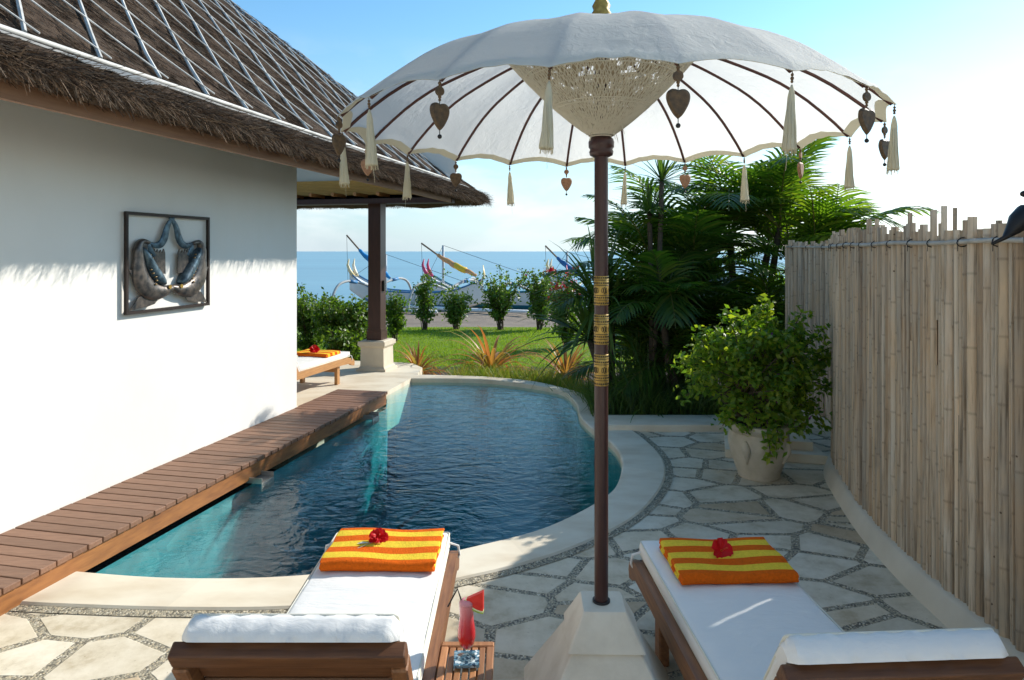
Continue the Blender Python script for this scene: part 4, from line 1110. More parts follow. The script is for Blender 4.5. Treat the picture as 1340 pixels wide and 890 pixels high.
# dark ornament on the fence at the right-hand end
orn = thing('garden_ornament', 'dark iron ornament with round knob on top of the fence end', 'ornament', (2.075, 2.735, 1.86))
mb = MB(); mb.tube([(-.14,.0,-.03), (-.09,0,-.005), (-.055,0,.03), (-.03,.0,.06), (0,0,.09), (.03,0,.10), (.06,0,.06)], [.006,.010,.028,.042,.045,.04,.02], 10); mb.tube([(.01,0,.0), (.015,0,-.08)], .02, 8); mb.build('body', blackm, orn, smooth=True)
mb = MB(); mb.tube([(.03,0,.10), (.03,0,.17), (-.006,0,.172)], .007, 8); mb.lathe([(.001,-.014), (.011,-.008), (.014,0), (.011,.008), (.001,.014)], (-.012,0,.172), 12); mb.build('knob', blackm, orn, smooth=True)
mb = MB(); mb.tube([(.03,0,.17), (.03,0,.34)], .014, 10); mb.build('upright', simple('blue_paint', (.03,.25,.45)), orn)

# ================================================================ POT, STEPS
PX, PY = 1.98, 5.45
pot = thing('plant_pot', 'whitewashed clay pot with moulded handles on the paving', 'pot', (PX, PY, 0)); pot.scale = (.93, .93, .98)
pp = [(.165,0), (.175,.012), (.172,.03), (.182,.045), (.205,.11), (.235,.20), (.252,.29), (.248,.345), (.240,.37), (.262,.395), (.272,.42), (.262,.44), (.235,.445), (.225,.40), (.05,.39)]
mb = MB(); mb.lathe(pp, n=48); mb.build('pot_body', potm, pot, smooth=True, angle=50)
for a in (-2.35, -.85, .8, 2.3):
    b = MB(); ca, sa = math.cos(a), math.sin(a); pts = []
    for q in range(9):
        u = q/8; z = .33-.19*u; r_ = float(np.interp(z, [p[1] for p in pp[:8]], [p[0] for p in pp[:8]])); off = math.sin(u*PI)*.05
        pts.append(((r_+.004)*math.cos(a+off), (r_+.004)*math.sin(a+off), z))
    b.tube(pts, [.012,.022,.030,.034,.032,.026,.020,.014,.008], 10); b.build('handle', potm, pot, smooth=True)
mb = MB(); mb.lathe([(.224,.395), (.15,.405), (.02,.41)], n=24); mb.build('soil', soil, pot)
stp = thing('stone_steps', 'two low pale stone steps behind the clay pot', 'steps', (2.28, 6.2, 0))
def pr(poly, z0, z1, name):
    b = MB(); b.prism([(x-2.28, y-6.2) for x, y in poly], z0, z1); b.build(name, copem, stp)
pr([(1.86,5.92), (2.66,5.72), (2.74,6.7), (2.10,6.72)], 0.002, .075, 'slab')
pr([(1.93,6.02), (2.60,5.86), (2.69,6.68), (2.14,6.70)], .0755, .15, 'slab')

# ================================================================ PLANTS
def leaves_np(P, Nrm, L_, W_, jitter=.6, curl=.15):
    n = len(P); D = rng.normal(0, 1, (n, 3)); D -= Nrm*(D*Nrm).sum(1)[:, None]; D /= np.linalg.norm(D, axis=1)[:, None]
    S = np.cross(Nrm, D); L_ = L_*rng.uniform(.6, 1.25, n)[:, None]; W_ = W_*rng.uniform(.7, 1.2, n)[:, None]
    a = P; b = P+D*L_*.45+S*W_*.5+Nrm*L_*curl*.5; c = P+D*L_-Nrm*L_*curl*.4; d = P+D*L_*.45-S*W_*.5+Nrm*L_*curl*.5
    m = P+D*L_*.5
    V = np.stack([a, b, c, m, d], 1).reshape(-1, 3); base = np.arange(n)[:, None]*5
    return V, np.concatenate([base+np.array([[0,1,3]]), base+np.array([[1,2,3]]), base+np.array([[0,3,4]]), base+np.array([[3,2,4]])])
def bush(name, label, cat, base, ctr, rad, n_cl, per_cl, leaf, m, group=None, cl_r=.16, stems=5, up=.4, flowers=None, shell=.45):
    """crown of leaf clumps carried by stems; ctr and rad are relative to base"""
    t = thing(name, label, cat, base, 0, group)
    U = rng.normal(0, 1, (n_cl, 3)); U /= np.linalg.norm(U, axis=1)[:, None]
    R = (shell+(1-shell)*rng.uniform(0, 1, n_cl))**.8
    cc = np.array(ctr)+U*R[:, None]*np.array(rad)*rng.uniform(.8, 1.1, (n_cl, 1))
    P = []; Nn = []
    for k in range(n_cl):
        q = per_cl+int(rng.integers(-per_cl//3, per_cl//3+1)); d = rng.normal(0, 1, (q, 3)); d /= np.linalg.norm(d, axis=1)[:, None]
        P.append(cc[k]+d*cl_r*rng.uniform(.15, 1.15, (q, 1))*rng.uniform(.6, 1.3)); nn = d*.5+np.array((0,0,up))+rng.normal(0, .45, (q, 3)); Nn.append(nn)
    P = np.concatenate(P); Nn = np.concatenate(Nn); Nn /= np.linalg.norm(Nn, axis=1)[:, None]
    P[:, 2] = np.maximum(P[:, 2], .02)
    V, Fq = leaves_np(P, Nn, leaf[0], leaf[1]); np_mesh('foliage', V, Fq, m, t)
    b = MB()
    roots = [(random.uniform(-.06, .06), random.uniform(-.06, .06), 0) for _ in range(stems)]
    for k in range(n_cl):
        r_ = roots[k % stems]; c_ = cc[k]; j = np.array((ctr[0]*.4+r_[0]*3+random.uniform(-.5, .5)*rad[0]*.6, ctr[1]*.4+r_[1]*3, ctr[2]*.55))
        pts = smooth_curve([r_, r_+(j-r_)*.5+rng.normal(0, .02, 3), j, c_], 3); rw = .012 if k < stems*2 else .006
        b.tube(pts, [rw*(1-.75*i/len(pts))+.0015 for i in range(len(pts))], 5)
    b.build('stems', twig, t)
    if flowers:
        fm, nf, fs = flowers; idx = rng.choice(len(P), nf); Pf = P[idx]+rng.normal(0, .015, (nf, 3)); k = []
        for p in Pf:
            for q in range(5): k.append(p+rng.normal(0, fs*.35, 3))
        k = np.array(k); nn = rng.normal(0, 1, k.shape); nn /= np.linalg.norm(nn, axis=1)[:, None]; V, Fq = leaves_np(k, nn, fs, fs*.9); np_mesh('blossoms', V, Fq, fm, t)
    return t
lf_pot = leafmat('pot_bush_leaf', [(.07,.15,.016), (.11,.20,.02), (.16,.25,.024), (.28,.32,.035), (.09,.17,.02)], .5, .4, .4, (1.8,1.9,.6))
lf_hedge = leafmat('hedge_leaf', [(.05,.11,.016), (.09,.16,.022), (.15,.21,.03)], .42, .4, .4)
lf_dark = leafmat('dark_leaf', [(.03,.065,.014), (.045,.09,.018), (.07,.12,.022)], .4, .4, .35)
red_f = leafmat('red_bloom', [(.55,.02,.03), (.65,.05,.06)], .3, .6, .2, (1,.8,.8))
pink_f = leafmat('pink_bloom', [(.50,.04,.22), (.6,.10,.3)], .3, .6, .2, (1,.8,.9))
viol_f = leafmat('violet_bloom', [(.28,.05,.35), (.4,.1,.4)], .3, .6, .2, (1,.8,1))
pb = bush('potted_bush', 'yellow green leafy bush growing in the clay pot', 'bush', (PX, PY, .40), (.01, .05, .48), (.55, .46, .42), 150, 54, (.06, .034), lf_pot, cl_r=.115, stems=9, flowers=(viol_f, 10, .03), shell=.15)
# drooping sprays over the rim
def extra_sprays(t, specs, m):
    P = []; Nn = []; b = MB()
    for dx, dy, dz, L_ in specs:
        p = np.array((dx*.35, dy*.35, .15)); e = np.array((dx, dy, dz)); mid = (p+e)/2+np.array((0, 0, .12)); A_ = np.array(smooth_curve([p, mid, e], 6)); b.tube(A_, .004, 5)
        n = int(60*L_); f = rng.uniform(.25, 1, n)*(len(A_)-1); i0 = np.minimum(f.astype(int), len(A_)-2); w = (f-i0)[:, None]; q = A_[i0]*(1-w)+A_[i0+1]*w
        P.append(q+rng.normal(0, .032, q.shape)); Nn.append(rng.normal(0, .5, q.shape)+np.array((dx*.4, dy*.4-.3, .5)))
    P = np.concatenate(P); Nn = np.concatenate(Nn); Nn /= np.linalg.norm(Nn, axis=1)[:, None]; V, Fq = leaves_np(P, Nn, .06, .034); np_mesh('spray', V, Fq, m, t); b.build('spray_stems', twig, t)
extra_sprays(pb, [(-.02,-.30,-.14,2), (.06,-.28,-.06,2), (-.18,-.24,.0,2), (.30,-.12,-.02,2), (.50,-.05,.02,2.5), (.58,.0,.30,2), (.60,.05,.62,2.5), (.52,.0,.78,2), (.35,.0,.92,2), (.1,.05,1.0,2), (-.25,.0,.92,2), (-.5,0,.72,2), (-.62,0,.5,2), (-.6,-.05,.25,2), (-.35,-.2,.05,2), (.2,-.28,.02,2)], lf_pot)
# shrubs along the beach edge of the lawn
def spray_bush(name, label, cat, base, n_br, h, spread, nl, leaf, m, group=None, flowers=None, low=.12, up=.3, el=(35, 88), sub=3):
    """branches fan up from the base and carry leaves along their upper part and on side twigs"""
    t = thing(name, label, cat, base, 0, group); P = []; Nn = []; b = MB(); tips = []
    for k in range(n_br):
        az = random.uniform(0, 2*PI); e = math.radians(random.uniform(*el)); L_ = h*random.uniform(.55, 1.08); r0 = np.array((random.uniform(-.07, .07), random.uniform(-.07, .07), 0))
        hz = np.array((math.cos(az), math.sin(az), 0)); pts = [r0]; p = r0.copy(); ee = e
        out = spread/max(.05, h)*random.uniform(.2, 1.0)
        for i in range(7):
            u = i/6; d = hz*out*(.5+u*.9)+np.array((0, 0, 1-.35*u*random.random()))+rng.normal(0, .10, 3); p = p+d*L_/7; pts.append(p.copy())
        b.tube(pts, [.010*(1-.8*i/7)+.0012 for i in range(8)], 5); brs = [pts]
        for q in range(sub):
            i = random.randint(2, 6); d = rng.normal(0, 1, 3); d[2] = abs(d[2])*.7+.2; d /= np.linalg.norm(d); l2 = L_*random.uniform(.14, .34); q2 = [pts[i]+d*l2*w+np.array((0, 0, -.04*w*w)) for w in (0, .35, .7, 1)]; b.tube(q2, [.004, .003, .002, .001], 4); brs.append(q2)
        for bi, br in enumerate(brs):
            A_ = np.array(br); m1 = len(A_)-1; nn_ = nl if bi == 0 else max(6, nl//2)
            f = rng.uniform(low if bi == 0 else .1, 1.0, nn_)**.8*m1; i0 = np.minimum(f.astype(int), m1-1); w = (f-i0)[:, None]; q = A_[i0]*(1-w)+A_[i0+1]*w
            P.append(q+rng.normal(0, leaf[0]*.42, q.shape)); Nn.append(rng.normal(0, .55, q.shape)+np.array((hz[0]*.3, hz[1]*.3, up)))
        tips.append(pts[-1])
    P = np.concatenate(P); Nn = np.concatenate(Nn); Nn /= np.linalg.norm(Nn, axis=1)[:, None]
    V, Fq = leaves_np(P, Nn, leaf[0], leaf[1]); np_mesh('foliage', V, Fq, m, t); b.build('stems', twig, t)
    if flowers:
        fm, nf, fs = flowers; k = []
        for q in range(nf):
            p = np.array(random.choice(tips))+rng.normal(0, .05, 3)
            for z in range(6): k.append(p+rng.normal(0, fs*.35, 3))
        k = np.array(k); nn = rng.normal(0, 1, k.shape); nn /= np.linalg.norm(nn, axis=1)[:, None]; V, Fq = leaves_np(k, nn, fs, fs*.9); np_mesh('blossoms', V, Fq, fm, t)
    return t
rows = [(516, 437, 15.6, 1.2, .22, 'leafy shrub just right of the pavilion post'), (556, 433, 18.0, 1.65, .24, 'tall narrow shrub in front of the orange sailed boat'),
        (597, 432, 18.1, 1.1, .42, 'low round shrub between two taller ones by the beach'), (655, 433, 18.0, 1.68, .62, 'broad tall shrub in the middle of the lawn edge'),
        (706, 434, 18.0, 1.62, .46, 'thin stemmed shrub with two red blooms beside the palms')]
for px, py, Y, h, w, lab in rows:
    p = ray(px, py, Y); spray_bush('beach_shrub', lab, 'shrub', (p[0], p[1], -.31), int(11+w*36), h*1.03, w*1.45, 34, (.095, .054), lf_hedge, 'shrubs between lawn and beach', (red_f, 3, .07) if px == 706 else None, .22)
for px, Y, h, w, lab in ((405, 13.2, 1.42, .48, 'dense green shrub at the wall corner behind the terrace lounger'), (440, 12.6, 1.35, .42, 'bushy shrub midway between the white wall and the post'), (468, 12.2, 1.2, .36, 'bushy shrub touching the left of the pavilion post'), (452, 11.6, .8, .4, 'low leafy shrub behind the foot of the terrace lounger')):
    p = ray(px, 400, Y); spray_bush('terrace_shrub', lab, 'shrub', (p[0], p[1], -.29), 38, h, w*1.2, 48, (.085, .05), lf_hedge, 'shrubs behind the terrace', None, .08)
p = ray(742, 430, 14.5); spray_bush('bougainvillea', 'red flowering bougainvillea left of the palms', 'bush', (p[0], p[1], -.3), 34, 1.75, .6, 50, (.08, .05), lf_hedge, None, (red_f, 75, .06), .1)
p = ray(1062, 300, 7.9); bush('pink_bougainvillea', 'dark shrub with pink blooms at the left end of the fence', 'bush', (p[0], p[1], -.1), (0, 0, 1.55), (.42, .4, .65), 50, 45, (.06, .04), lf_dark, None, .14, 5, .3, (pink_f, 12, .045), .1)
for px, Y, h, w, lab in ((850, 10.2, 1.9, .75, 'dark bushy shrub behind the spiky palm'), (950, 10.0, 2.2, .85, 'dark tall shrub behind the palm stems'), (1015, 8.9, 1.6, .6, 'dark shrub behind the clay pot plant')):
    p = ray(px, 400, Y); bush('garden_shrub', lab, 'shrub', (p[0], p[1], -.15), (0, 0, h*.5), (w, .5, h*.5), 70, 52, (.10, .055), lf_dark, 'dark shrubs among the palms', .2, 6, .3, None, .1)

def strip_leaf(V, Fc, pts, ws, side, fold=.0):
    """flat strap along pts with widths ws; side = preferred across-direction"""
    o = len(V); n = len(pts); 
    for i in range(n):
        d = pts[min(i+1, n-1)]-pts[max(i-1, 0)]; s_ = np.cross(d, side); L_ = np.linalg.norm(s_); s_ = s_/L_ if L_ > 1e-8 else np.array((1., 0, 0))
        u = np.cross(s_, d); u /= np.linalg.norm(u)+1e-9
        V.append(pts[i]+s_*ws[i]*.5+u*ws[i]*fold); V.append(pts[i]); V.append(pts[i]-s_*ws[i]*.5+u*ws[i]*fold)
    for i in range(n-1):
        a = o+i*3; Fc += [(a, a+1, a+4, a+3), (a+1, a+2, a+5, a+4)]
def rosette(V, Fc, c, n, L0, w, el=(0, 80), droop=.6, seg=6, fold=.18, azr=None):
    c = np.array(c, float)
    for k in range(n):
        az = k*2.39996+random.uniform(-.3, .3) if azr is None else random.uniform(*azr); e = math.radians(random.uniform(*el)); L_ = L0*random.uniform(.75, 1.15)
        h = np.array((math.cos(az), math.sin(az), 0)); p = c.copy(); pts = [p.copy()]; ee = e
        for i in range(seg):
            d = h*math.cos(ee)+np.array((0,0,math.sin(ee))); p = p+d*L_/seg; pts.append(p.copy()); ee -= droop/seg*(.4+1.2*i/seg)*math.cos(max(-1.2, ee))*1.4
        ws = [w*q for q in np.interp(np.linspace(0, 1, seg+1), [0, .15, .5, 1], [.6, 1, .85, .05])]
        strip_leaf(V, Fc, pts, ws, np.array((0, 0, 1.)) if abs(math.sin(e)) < .95 else h, fold)
def frond(V, Fc, SV, base, az, el, L0, droop, nl=34, ll=.42, lw=.028):
    h = np.array((math.cos(az), math.sin(az), 0)); s_ = np.array((-math.sin(az), math.cos(az), 0)); p = np.array(base, float); ee = el; seg = 14; R = [p.copy()]; D = []
    for i in range(seg):
        d = h*math.cos(ee)+np.array((0,0,math.sin(ee))); D.append(d); p = p+d*L0/seg; R.append(p.copy()); ee -= droop/seg*(.3+1.4*i/seg)
    R = np.array(R); D = np.array(D+[D[-1]]); SV.append([tuple(q) for q in R])
    tw_ = random.uniform(-.35, .35)
    for k in range(nl):
        u = .14+.86*k/(nl-1); f = u*seg; i = min(int(f), seg-1); q = R[i]+(R[i+1]-R[i])*(f-i); d = D[i]
        up = np.cross(s_, d); up = up/np.linalg.norm(up); up = up if up[2] > 0 or True else -up
        if up[2] < 0: up = -up
        ln = ll*(math.sin(min(1, (u*.92+.12))*PI)**.6)*random.uniform(.88, 1.08)
        fw = .70+.60*u
        for sg in (-1, 1):
            if random.random() < .03: continue
            dr = s_*sg*1.0+d*fw+up*(.30-.25*u+tw_*sg*.4+random.uniform(-.08, .08)); dr /= np.linalg.norm(dr); p0 = q; pts = [p0]; g = 0
            for z in range(3):
                dr2 = dr+np.array((0,0,-.26*z-.10)); dr2 /= np.linalg.norm(dr2); p0 = p0+dr2*ln/3; pts.append(p0)
            strip_leaf(V, Fc, pts, [lw*.5, lw, lw*.8, lw*.08], up, .12)
def palm(name, label, stems, m, group, nf=9, L0=1.5, ll=.60, lw=.036, droop=1.6, nl=24):
    t = thing(name, label, 'palm', stems[0][0], 0, group); o = np.array(stems[0][0])
    V = []; Fc = []; SV = []; b = MB()
    for base, top, r_ in stems:
        base, top = np.array(base)-o, np.array(top)-o; mid = (base+top)/2+np.array((random.uniform(-.06, .06), random.uniform(-.06, .06), 0))
        pts = smooth_curve([base, mid, top], 6); b.tube(pts, [r_*(1.15-.35*i/len(pts))*(1+.10*(i % 2)) for i in range(len(pts))], 9)
        a0 = random.uniform(0, 6)
        for k in range(nf):
            a = a0+k*2.4+random.uniform(-.25, .25); el = math.radians(random.uniform(46, 88)) if k > nf*.25 else math.radians(random.uniform(15, 45))
            frond(V, Fc, SV, top, a, el, L0*random.uniform(.8, 1.15), droop*random.uniform(.7, 1.15), nl, ll, lw)
    np_mesh('crown', V, Fc, m, t)
    b.build('trunk', bark, t, smooth=True)
    b = MB()
    for pts in SV: b.tube(pts, [.011*(1-.85*i/len(pts))+.001 for i in range(len(pts))], 5, False)
    b.build('stalks', leafmat('palm_stalk', [(.10,.12,.03), (.16,.15,.04)], .1), t, smooth=True)
    return t
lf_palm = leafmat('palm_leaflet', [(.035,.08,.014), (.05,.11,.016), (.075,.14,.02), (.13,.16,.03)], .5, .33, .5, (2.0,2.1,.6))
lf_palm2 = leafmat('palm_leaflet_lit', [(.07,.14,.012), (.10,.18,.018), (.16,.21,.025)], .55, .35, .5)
def P3(px, Y, z): return ((px-CX)/F*Y, Y, z)
PG = 'palms behind the patio'
palm('areca_palm', 'dark feathery palm left of the clay pot behind the kerb', [(P3(868, 8.5, -.15), P3(858, 8.6, 1.35), .05), (P3(880, 8.5, -.15), P3(905, 8.4, 1.25), .05), (P3(874, 8.7, -.15), P3(890, 8.9, 1.7), .045), (P3(860, 8.4, -.15), P3(840, 8.5, .9), .04)], lf_palm, PG, 10, 1.5)
palm('areca_palm', 'tall dark feathery palm in the middle of the planting', [(P3(965, 9.0, -.15), P3(955, 9.1, 2.0), .05), (P3(975, 9.0, -.15), P3(1005, 9.1, 1.8), .05), (P3(970, 9.2, -.15), P3(930, 9.2, 1.6), .045), (P3(985, 9.2, -.15), P3(1020, 8.8, 2.1), .045)], lf_palm, PG, 9, 1.75)
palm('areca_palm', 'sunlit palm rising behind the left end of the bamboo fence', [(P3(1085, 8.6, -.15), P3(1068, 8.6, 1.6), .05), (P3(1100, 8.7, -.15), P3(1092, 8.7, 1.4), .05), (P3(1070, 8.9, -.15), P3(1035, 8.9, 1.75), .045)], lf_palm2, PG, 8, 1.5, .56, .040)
for px, Y, lab in ((905, 8.15, 'low bushy young palm left of the clay pot plant'), (842, 8.5, 'low bushy young palm under the dracaena'), (1000, 8.3, 'low bushy young palm behind the clay pot plant')):
    palm('young_palm', lab, [(P3(px, Y, -.15), P3(px-4, Y, .35), .04), (P3(px+8, Y+.1, -.15), P3(px+14, Y+.1, .6), .035)], lf_palm, 'young palms below the tall ones', 10, 1.35, .50, .034, 1.4)
palm('leaning_palm', 'small palm with pale leaning trunk behind the kerb', [(P3(902, 7.7, -.12), P3(868, 7.9, 1.0), .045)], lf_palm, PG, 11, 1.05, .40, .030)
# pandanus with strap leaves
def strap_plant(name, label, cat, base, heads, n, L0, w, el, droop, m, group=None, r_=.04, azr=None):
    t = thing(name, label, cat, base, 0, group); V = []; Fc = []; b = MB(); o = np.array(base)
    for h in heads:
        h = np.array(h)-o; rosette(V, Fc, h, n, L0, w, el, droop, azr=azr)
        if h[2] > .15: b.tube(smooth_curve([(0,0,0), h*.5+np.array((.03,.02,0)), h], 4), r_, 8)
    np_mesh('leaves', V, Fc, m, t)
    if b.v: b.build('stem', bark, t, smooth=True)
    return t
lf_strap = leafmat('strap_leaf', [(.045,.09,.022), (.07,.13,.03), (.13,.19,.045)], .45, .35, .5)
strap_plant('pandanus', 'spiky pandanus with long drooping leaves behind the parasol pole', 'plant', P3(795, 8.0, -.12), [P3(783, 7.9, 1.15), P3(772, 8.0, .75), P3(800, 8.1, .95)], 48, .95, .058, (-20, 85), .9, lf_strap)
strap_plant('dracaena', 'dracaena with a spiky crown standing above the palms', 'plant', P3(850, 8.0, -.15), [P3(866, 7.95, 2.62), P3(850, 8.05, 2.25)], 46, .46, .030, (-15, 85), .35, lf_strap, None, .03)
for px, Y, L0, lab in ((812, 7.75, .75, 'clump of arching strap leaves right behind the parasol pole'), (850, 7.55, .8, 'clump of arching strap leaves left of the leaning trunk'), (835, 8.1, 1.0, 'tall strap leaf clump below the spiky pandanus'), (925, 7.75, .7, 'strap leaf clump beside the clay pot plant'), (890, 8.1, .9, 'strap leaf clump behind the leaning trunk')):
    strap_plant('strap_lily', lab, 'plant', P3(px, Y, -.12), [P3(px, Y, -.05)], 70, L0, .026, (25, 88), 1.1, lf_strap, 'strap leaf clumps behind the kerb')
lf_brom = leafmat('bromeliad_leaf', [(.40,.25,.06), (.48,.30,.09), (.40,.15,.06), (.36,.32,.09), (.26,.26,.06)], .4, .45, .4, (1.4,1.1,.6))
for px, py, s_, lab in ((545, 492, .85, 'small orange bromeliad beside the post plinth'), (642, 492, 1.25, 'large orange bromeliad in the middle behind the pool'), (742, 503, 1.0, 'rusty bromeliad under the spiky pandanus')):
    p = at(px, py, -.2); strap_plant('bromeliad', lab, 'plant', (p[0], p[1]+.15, -.27), [(p[0], p[1]+.15, -.2)], 64, .84*s_, .052*s_, (5, 70), 1.5, lf_brom, 'bromeliads along the far pool edge')
# low leafy edging along the far pool rim
e_pts = []
for k in range(6000):
    i = random.randint(19*6, NI-9); p = outer[i]; d = outer[i]-inner[i]; d = d/np.linalg.norm(d); q = p+d*(.05+.75*random.random()**1.4)+np.array((random.uniform(-.15, .15), 0)); e_pts.append((q[0], q[1], -.28))
    
blades('edging_plants', np.array(e_pts), .34, .018, leafmat('edging_leaf', [(.07,.14,.02), (.14,.21,.03), (.24,.24,.05), (.32,.24,.07)], .4, .5, .3), .7)['label'] = 'low leafy ground cover along the far pool edge'
e_pts = [(random.uniform(.9, 2.3), 7.25+random.random()*.9, -.13) for _ in range(2600)]
blades('undergrowth', np.array(e_pts), .42, .014, lf_strap, .8)['label'] = 'dark grassy undergrowth behind the stone kerb'
# fallen leaves / drape sprays on the pot bush are within its crown

# ================================================================ BOATS
def make_boat(label, hullc, sailc, sail2, hornc, x, y, rz, stripe, boom):
    t = thing('outrigger_boat', label, 'boat', (x, y, gz(x, y)+.02), rz, 'outrigger fishing boats on the beach'); t.scale = (1.12, 1.12, 1.12)
    wm = mat('boat_white', (.78,.78,.76), (.66,.67,.66), rough=.5, scale=2)
    n = 21; k = 9; vs = []; L_ = 2.9
    for i in range(n):
        u = -1+2*i/(n-1); x_ = L_*u; a = abs(u); sheer = .62+.18*a**2+(.60*max(0, u-.45)**1.5*2.2 if u > 0 else .55*max(0, -u-.55)**1.5*2); keel = .02+(1.05*max(0, u-.55)**1.3*1.6 if u > 0 else .6*max(0, -u-.6)**1.3*1.7); w = .36*(1-a**2.6)**.7+.02
        for j in range(k):
            v = -1+2*j/(k-1); vs.append((x_, w*math.copysign(abs(v)**.7, v), keel+(sheer-keel)*abs(v)**1.7))
    b = MB(); b.add(vs, [(i*k+j, (i+1)*k+j, (i+1)*k+j+1, i*k+j+1) for i in range(n-1) for j in range(k-1)]); 
    b.add([vs[i*k][:2]+(vs[i*k][2]-.06,) for i in range(n)]+[vs[i*k+k-1][:2]+(vs[i*k+k-1][2]-.06,) for i in range(n)], [(i, i+1, n+i+1, n+i) for i in range(n-1)])
    hull = b.build('hull', wm if hullc is None else hullc, t, smooth=True)
    b = MB(); J = (2, 3, 4, 5, 6); q = [(x_, y_*1.03, z_-.012) for i in range(2, n-3) for (x_, y_, z_) in [vs[i*k+j] for j in J]]
    b.add(q, [(i*5+j, (i+1)*5+j, (i+1)*5+j+1, i*5+j+1) for i in range(n-6) for j in range(4)]); b.build('hull_paint', stripe, hull, smooth=True)
    b = MB()
    for sd in (0, k-1): b.tube([vs[i*k+sd] for i in range(n)], .028, 6)
    b.build('gunwale', stripe, hull, smooth=True)
    b = MB()
    for sd in (-1, 1): b.tube([(2.62, sd*.09, 1.12), (2.78, sd*.14, 1.34), (2.86, sd*.16, 1.55), (2.80, sd*.15, 1.78)], [.075,.07,.05,.015], 8)
    b.build('prow_horn', hornc, hull, smooth=True)
    b = MB(); b.tube([(-2.75, 0, .9), (-2.95, 0, 1.25), (-2.9, 0, 1.6)], [.08,.08,.02], 8, True, .3); b.build('stern_fin', hornc, hull, smooth=True)
    bx0, bz0, bx1, bz1, mx_, mz_ = boom; b = MB(); b.tube([(mx_,0,.45), (mx_,0,mz_)], .045, 8); b.build('mast', mat('mast_grey', (.50,.52,.53), rough=.6), t, smooth=True)
    q = [(bx0+(bx1-bx0)*u, .11, bz0+(bz1-bz0)*u-.10*math.sin(u*PI)) for u in (0, .3, .52, .76, 1)]
    b = MB(); b.tube(q, .032, 7); b.build('boom', mat('boom_wood', (.28,.18,.11), rough=.7), t, smooth=True)
    b = MB(); qq = smooth_curve([q[1], q[2], q[3], q[4]], 5); b.tube([(p[0], p[1]+.02*math.sin(i), p[2]+.012*math.sin(i*1.7)) for i, p in enumerate(qq)], [.05+.055*math.sin(PI*i/(len(qq)-1))+.008*math.sin(i*2.1) for i in range(len(qq))], 9); s1 = b.build('furled_sail', sailc, t, smooth=True)
    if sail2:
        b = MB(); b.tube([(p[0], p[1]+.02*math.sin(i), p[2]+.012*math.sin(i*1.7)) for i, p in enumerate(qq[7:12])], [.115]*5, 9); b.build('sail_wrap', sail2, s1, smooth=True)
    b = MB(); b.tube([(bx0,.11,bz0), (bx0-.05,.1,.9)], .008, 4); b.tube([(mx_,0,mz_), (2.75,0,1.1)], .007, 4); b.tube([(mx_,0,mz_), (-2.6,0,.9)], .007, 4); b.build('rigging', iron, t)
    for xx in (1.7, -1.5):
        for sd in (-1, 1):
            b = MB(); b.tube(smooth_curve([(xx, 0, .72), (xx, sd*.5, .86), (xx, sd*1.3, 1.02), (xx, sd*1.9, .92), (xx, sd*2.2, .55), (xx, sd*2.28, .2)], 4), .045, 7); b.build('outrigger_arm', mat('arm_grey', (.42,.43,.42), (.3,.31,.3), rough=.6), t, smooth=True)
            b = MB(); b.tube([(xx, sd*1.0, .965), (xx, sd*1.35, 1.01)], .062, 8); b.build('arm_band', stripe, t, smooth=True)
    for sd in (-1, 1):
        b = MB(); b.tube([(3.0, sd*2.28, .32), (2.5, sd*2.28, .2), (0, sd*2.28, .16), (-2.6, sd*2.28, .2)], [.04,.06,.065,.055], 8); b.build('float', wm, t, smooth=True)
    return t
blue = mat('blue_sail', (.02,.26,.55), (.015,.18,.42), rough=.7, scale=9, bmp=.4); orange = mat('orange_sail', (.72,.36,.14), (.55,.25,.10), rough=.7, scale=9, bmp=.4); yel = mat('yellow_sail', (.80,.50,.04), rough=.7, scale=9, bmp=.4)
teal = mat('teal_stripe', (.03,.20,.28), rough=.5); greyst = mat('grey_stripe', (.05,.20,.40), rough=.5)
yh = mat('yellow_horn', (.78,.50,.05), (.75,.72,.62), rough=.5, scale=3); pk = mat('pink_fin', (.62,.06,.16), rough=.5); blue2 = mat('deep_blue_sail', (.02,.14,.36), (.02,.09,.25), rough=.7, scale=9)
def bxy(px, Y): return ((px-CX)/F*Y, Y)
a_ = math.radians(152)
x, y = bxy(540, 27.0); make_boat('white outrigger boat with blue furled sail left of the post', None, blue, None, yh, x, y, a_, greyst, (2.95, 2.66, .9, 1.1, 1.2, 1.95))
x, y = bxy(643, 27.0); make_boat('white outrigger boat with orange furled sail between the shrubs', None, orange, yel, pk, x, y, a_, teal, (2.95, 2.36, .55, 1.2, 2.05, 2.28))
x, y = bxy(812, 27.5); make_boat('outrigger boat with dark blue furled sail mostly hidden by shrubs', None, blue2, None, yh, x, y, a_, greyst, (2.95, 2.28, 1.3, 1.05, 2.1, 2.05))
# ================================================================ CAMERA, LIGHT, SKY
cam = bpy.data.cameras.new('camera'); co = bpy.data.objects.new('camera', cam); C.objects.link(co)
co.location = (0, 0, CAMZ); co.rotation_euler = (PI/2, 0, 0)
cam.sensor_width = 36; cam.lens = F/1340*36; cam.shift_y = -(445-HY)/1340
cam.clip_start = .05; cam.clip_end = 60000; sc.camera = co
EL = math.radians(31); AZ = math.radians(33)    # azimuth from +X towards +Y
sd = Vector((math.cos(AZ)*math.cos(EL), math.sin(AZ)*math.cos(EL), math.sin(EL)))
sl = bpy.data.lights.new('sun', 'SUN'); so = bpy.data.objects.new('sun', sl); C.objects.link(so)
sl.energy = 3.6; sl.angle = math.radians(.53); sl.color = (1, .955, .875)
so.rotation_euler = sd.to_track_quat('Z', 'Y').to_euler(); so.location = (10, 6, 12)
w = bpy.data.worlds.new('World'); sc.world = w; w.use_nodes = True; nt = w.node_tree; nt.nodes.clear()
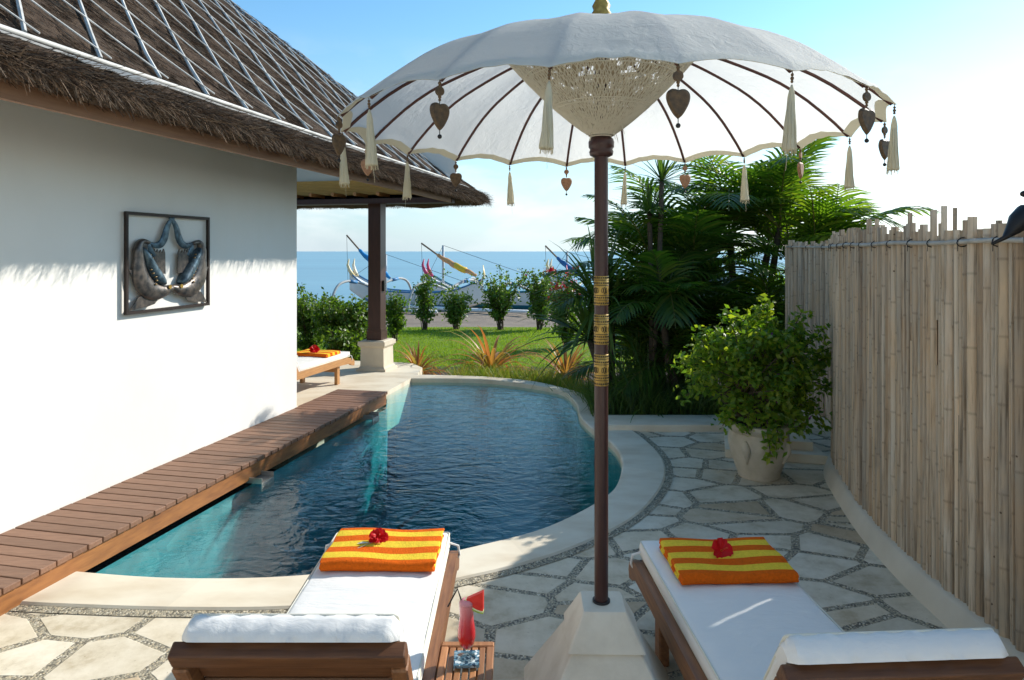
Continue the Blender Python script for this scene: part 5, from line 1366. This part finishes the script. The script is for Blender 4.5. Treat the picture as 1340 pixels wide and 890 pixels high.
sky = nt.nodes.new('ShaderNodeTexSky'); sky.sky_type = 'NISHITA'; sky.sun_disc = False
sky.sun_elevation = EL; sky.sun_rotation = PI/2-AZ; sky.air_density = 1.0; sky.dust_density = .35; sky.ozone_density = 2.2; sky.altitude = 0
tc = nt.nodes.new('ShaderNodeTexCoord'); sx = nt.nodes.new('ShaderNodeSeparateXYZ'); nt.links.new(tc.outputs['Generated'], sx.inputs[0])
mp = nt.nodes.new('ShaderNodeMapping'); mp.inputs['Scale'].default_value = (5, 5, 14); mp.inputs['Location'].default_value = (2.1, .2, .3); nt.links.new(tc.outputs['Generated'], mp.inputs[0])
cn = noise(nt, mp.outputs[0], 1.1, 7, .55, .3)
cm = ramp_n(nt, cn, [(.45, (0,0,0)), (.66, (1,1,1))])
band = ramp_n(nt, sx.outputs[2], [(.01, (.25,.25,.25)), (.06, (.8,.8,.8)), (.16, (.55,.55,.55)), (.30, (0,0,0))])
cf = mix_c(nt, 1., cm, band, 'MULTIPLY')
hs = nt.nodes.new('ShaderNodeHueSaturation'); hs.inputs['Saturation'].default_value = 1.03; hs.inputs['Hue'].default_value = .492
nt.links.new(sky.outputs[0], hs.inputs['Color'])
tint = mix_c(nt, 1., hs.outputs[0], (.72, .95, 1.02, 1), 'MULTIPLY')
hz_ = ramp_n(nt, sx.outputs[2], [(0, (.92,.92,.92)), (.06, (.72,.72,.72)), (.16, (.30,.30,.30)), (.34, (0,0,0))], 'EASE')
sdn = nt.nodes.new('ShaderNodeVectorMath'); sdn.operation = 'DOT_PRODUCT'; sdn.inputs[1].default_value = (math.cos(AZ), math.sin(AZ), 0); nt.links.new(tc.outputs['Generated'], sdn.inputs[0])
glow = ramp_n(nt, sdn.outputs['Value'], [(.3, (2.7, 3.3, 3.7)), (.72, (4.1, 4.8, 5.0)), (.98, (8.4, 8.6, 8.3))])   # pale sea haze, whiter under the sun
tint = mix_c(nt, hz_, tint, glow)
cl = mix_c(nt, cf, tint, (4.9, 5.1, 5.2, 1))
bg = nt.nodes.new('ShaderNodeBackground'); bg.inputs[1].default_value = .135; nt.links.new(cl, bg.inputs[0])
wo_ = nt.nodes.new('ShaderNodeOutputWorld'); nt.links.new(bg.outputs[0], wo_.inputs[0])
sc.view_settings.view_transform = 'Standard'; sc.view_settings.look = 'None'; sc.view_settings.gamma = 1; sc.view_settings.exposure = .72
sc.view_settings.use_curve_mapping = False
sc.render.engine = 'CYCLES'; sc.cycles.use_denoising = True
sc.cycles.max_bounces = 8; sc.cycles.transparent_max_bounces = 12; sc.cycles.diffuse_bounces = 4; sc.cycles.glossy_bounces = 3
sc.cycles.sample_clamp_indirect = 6
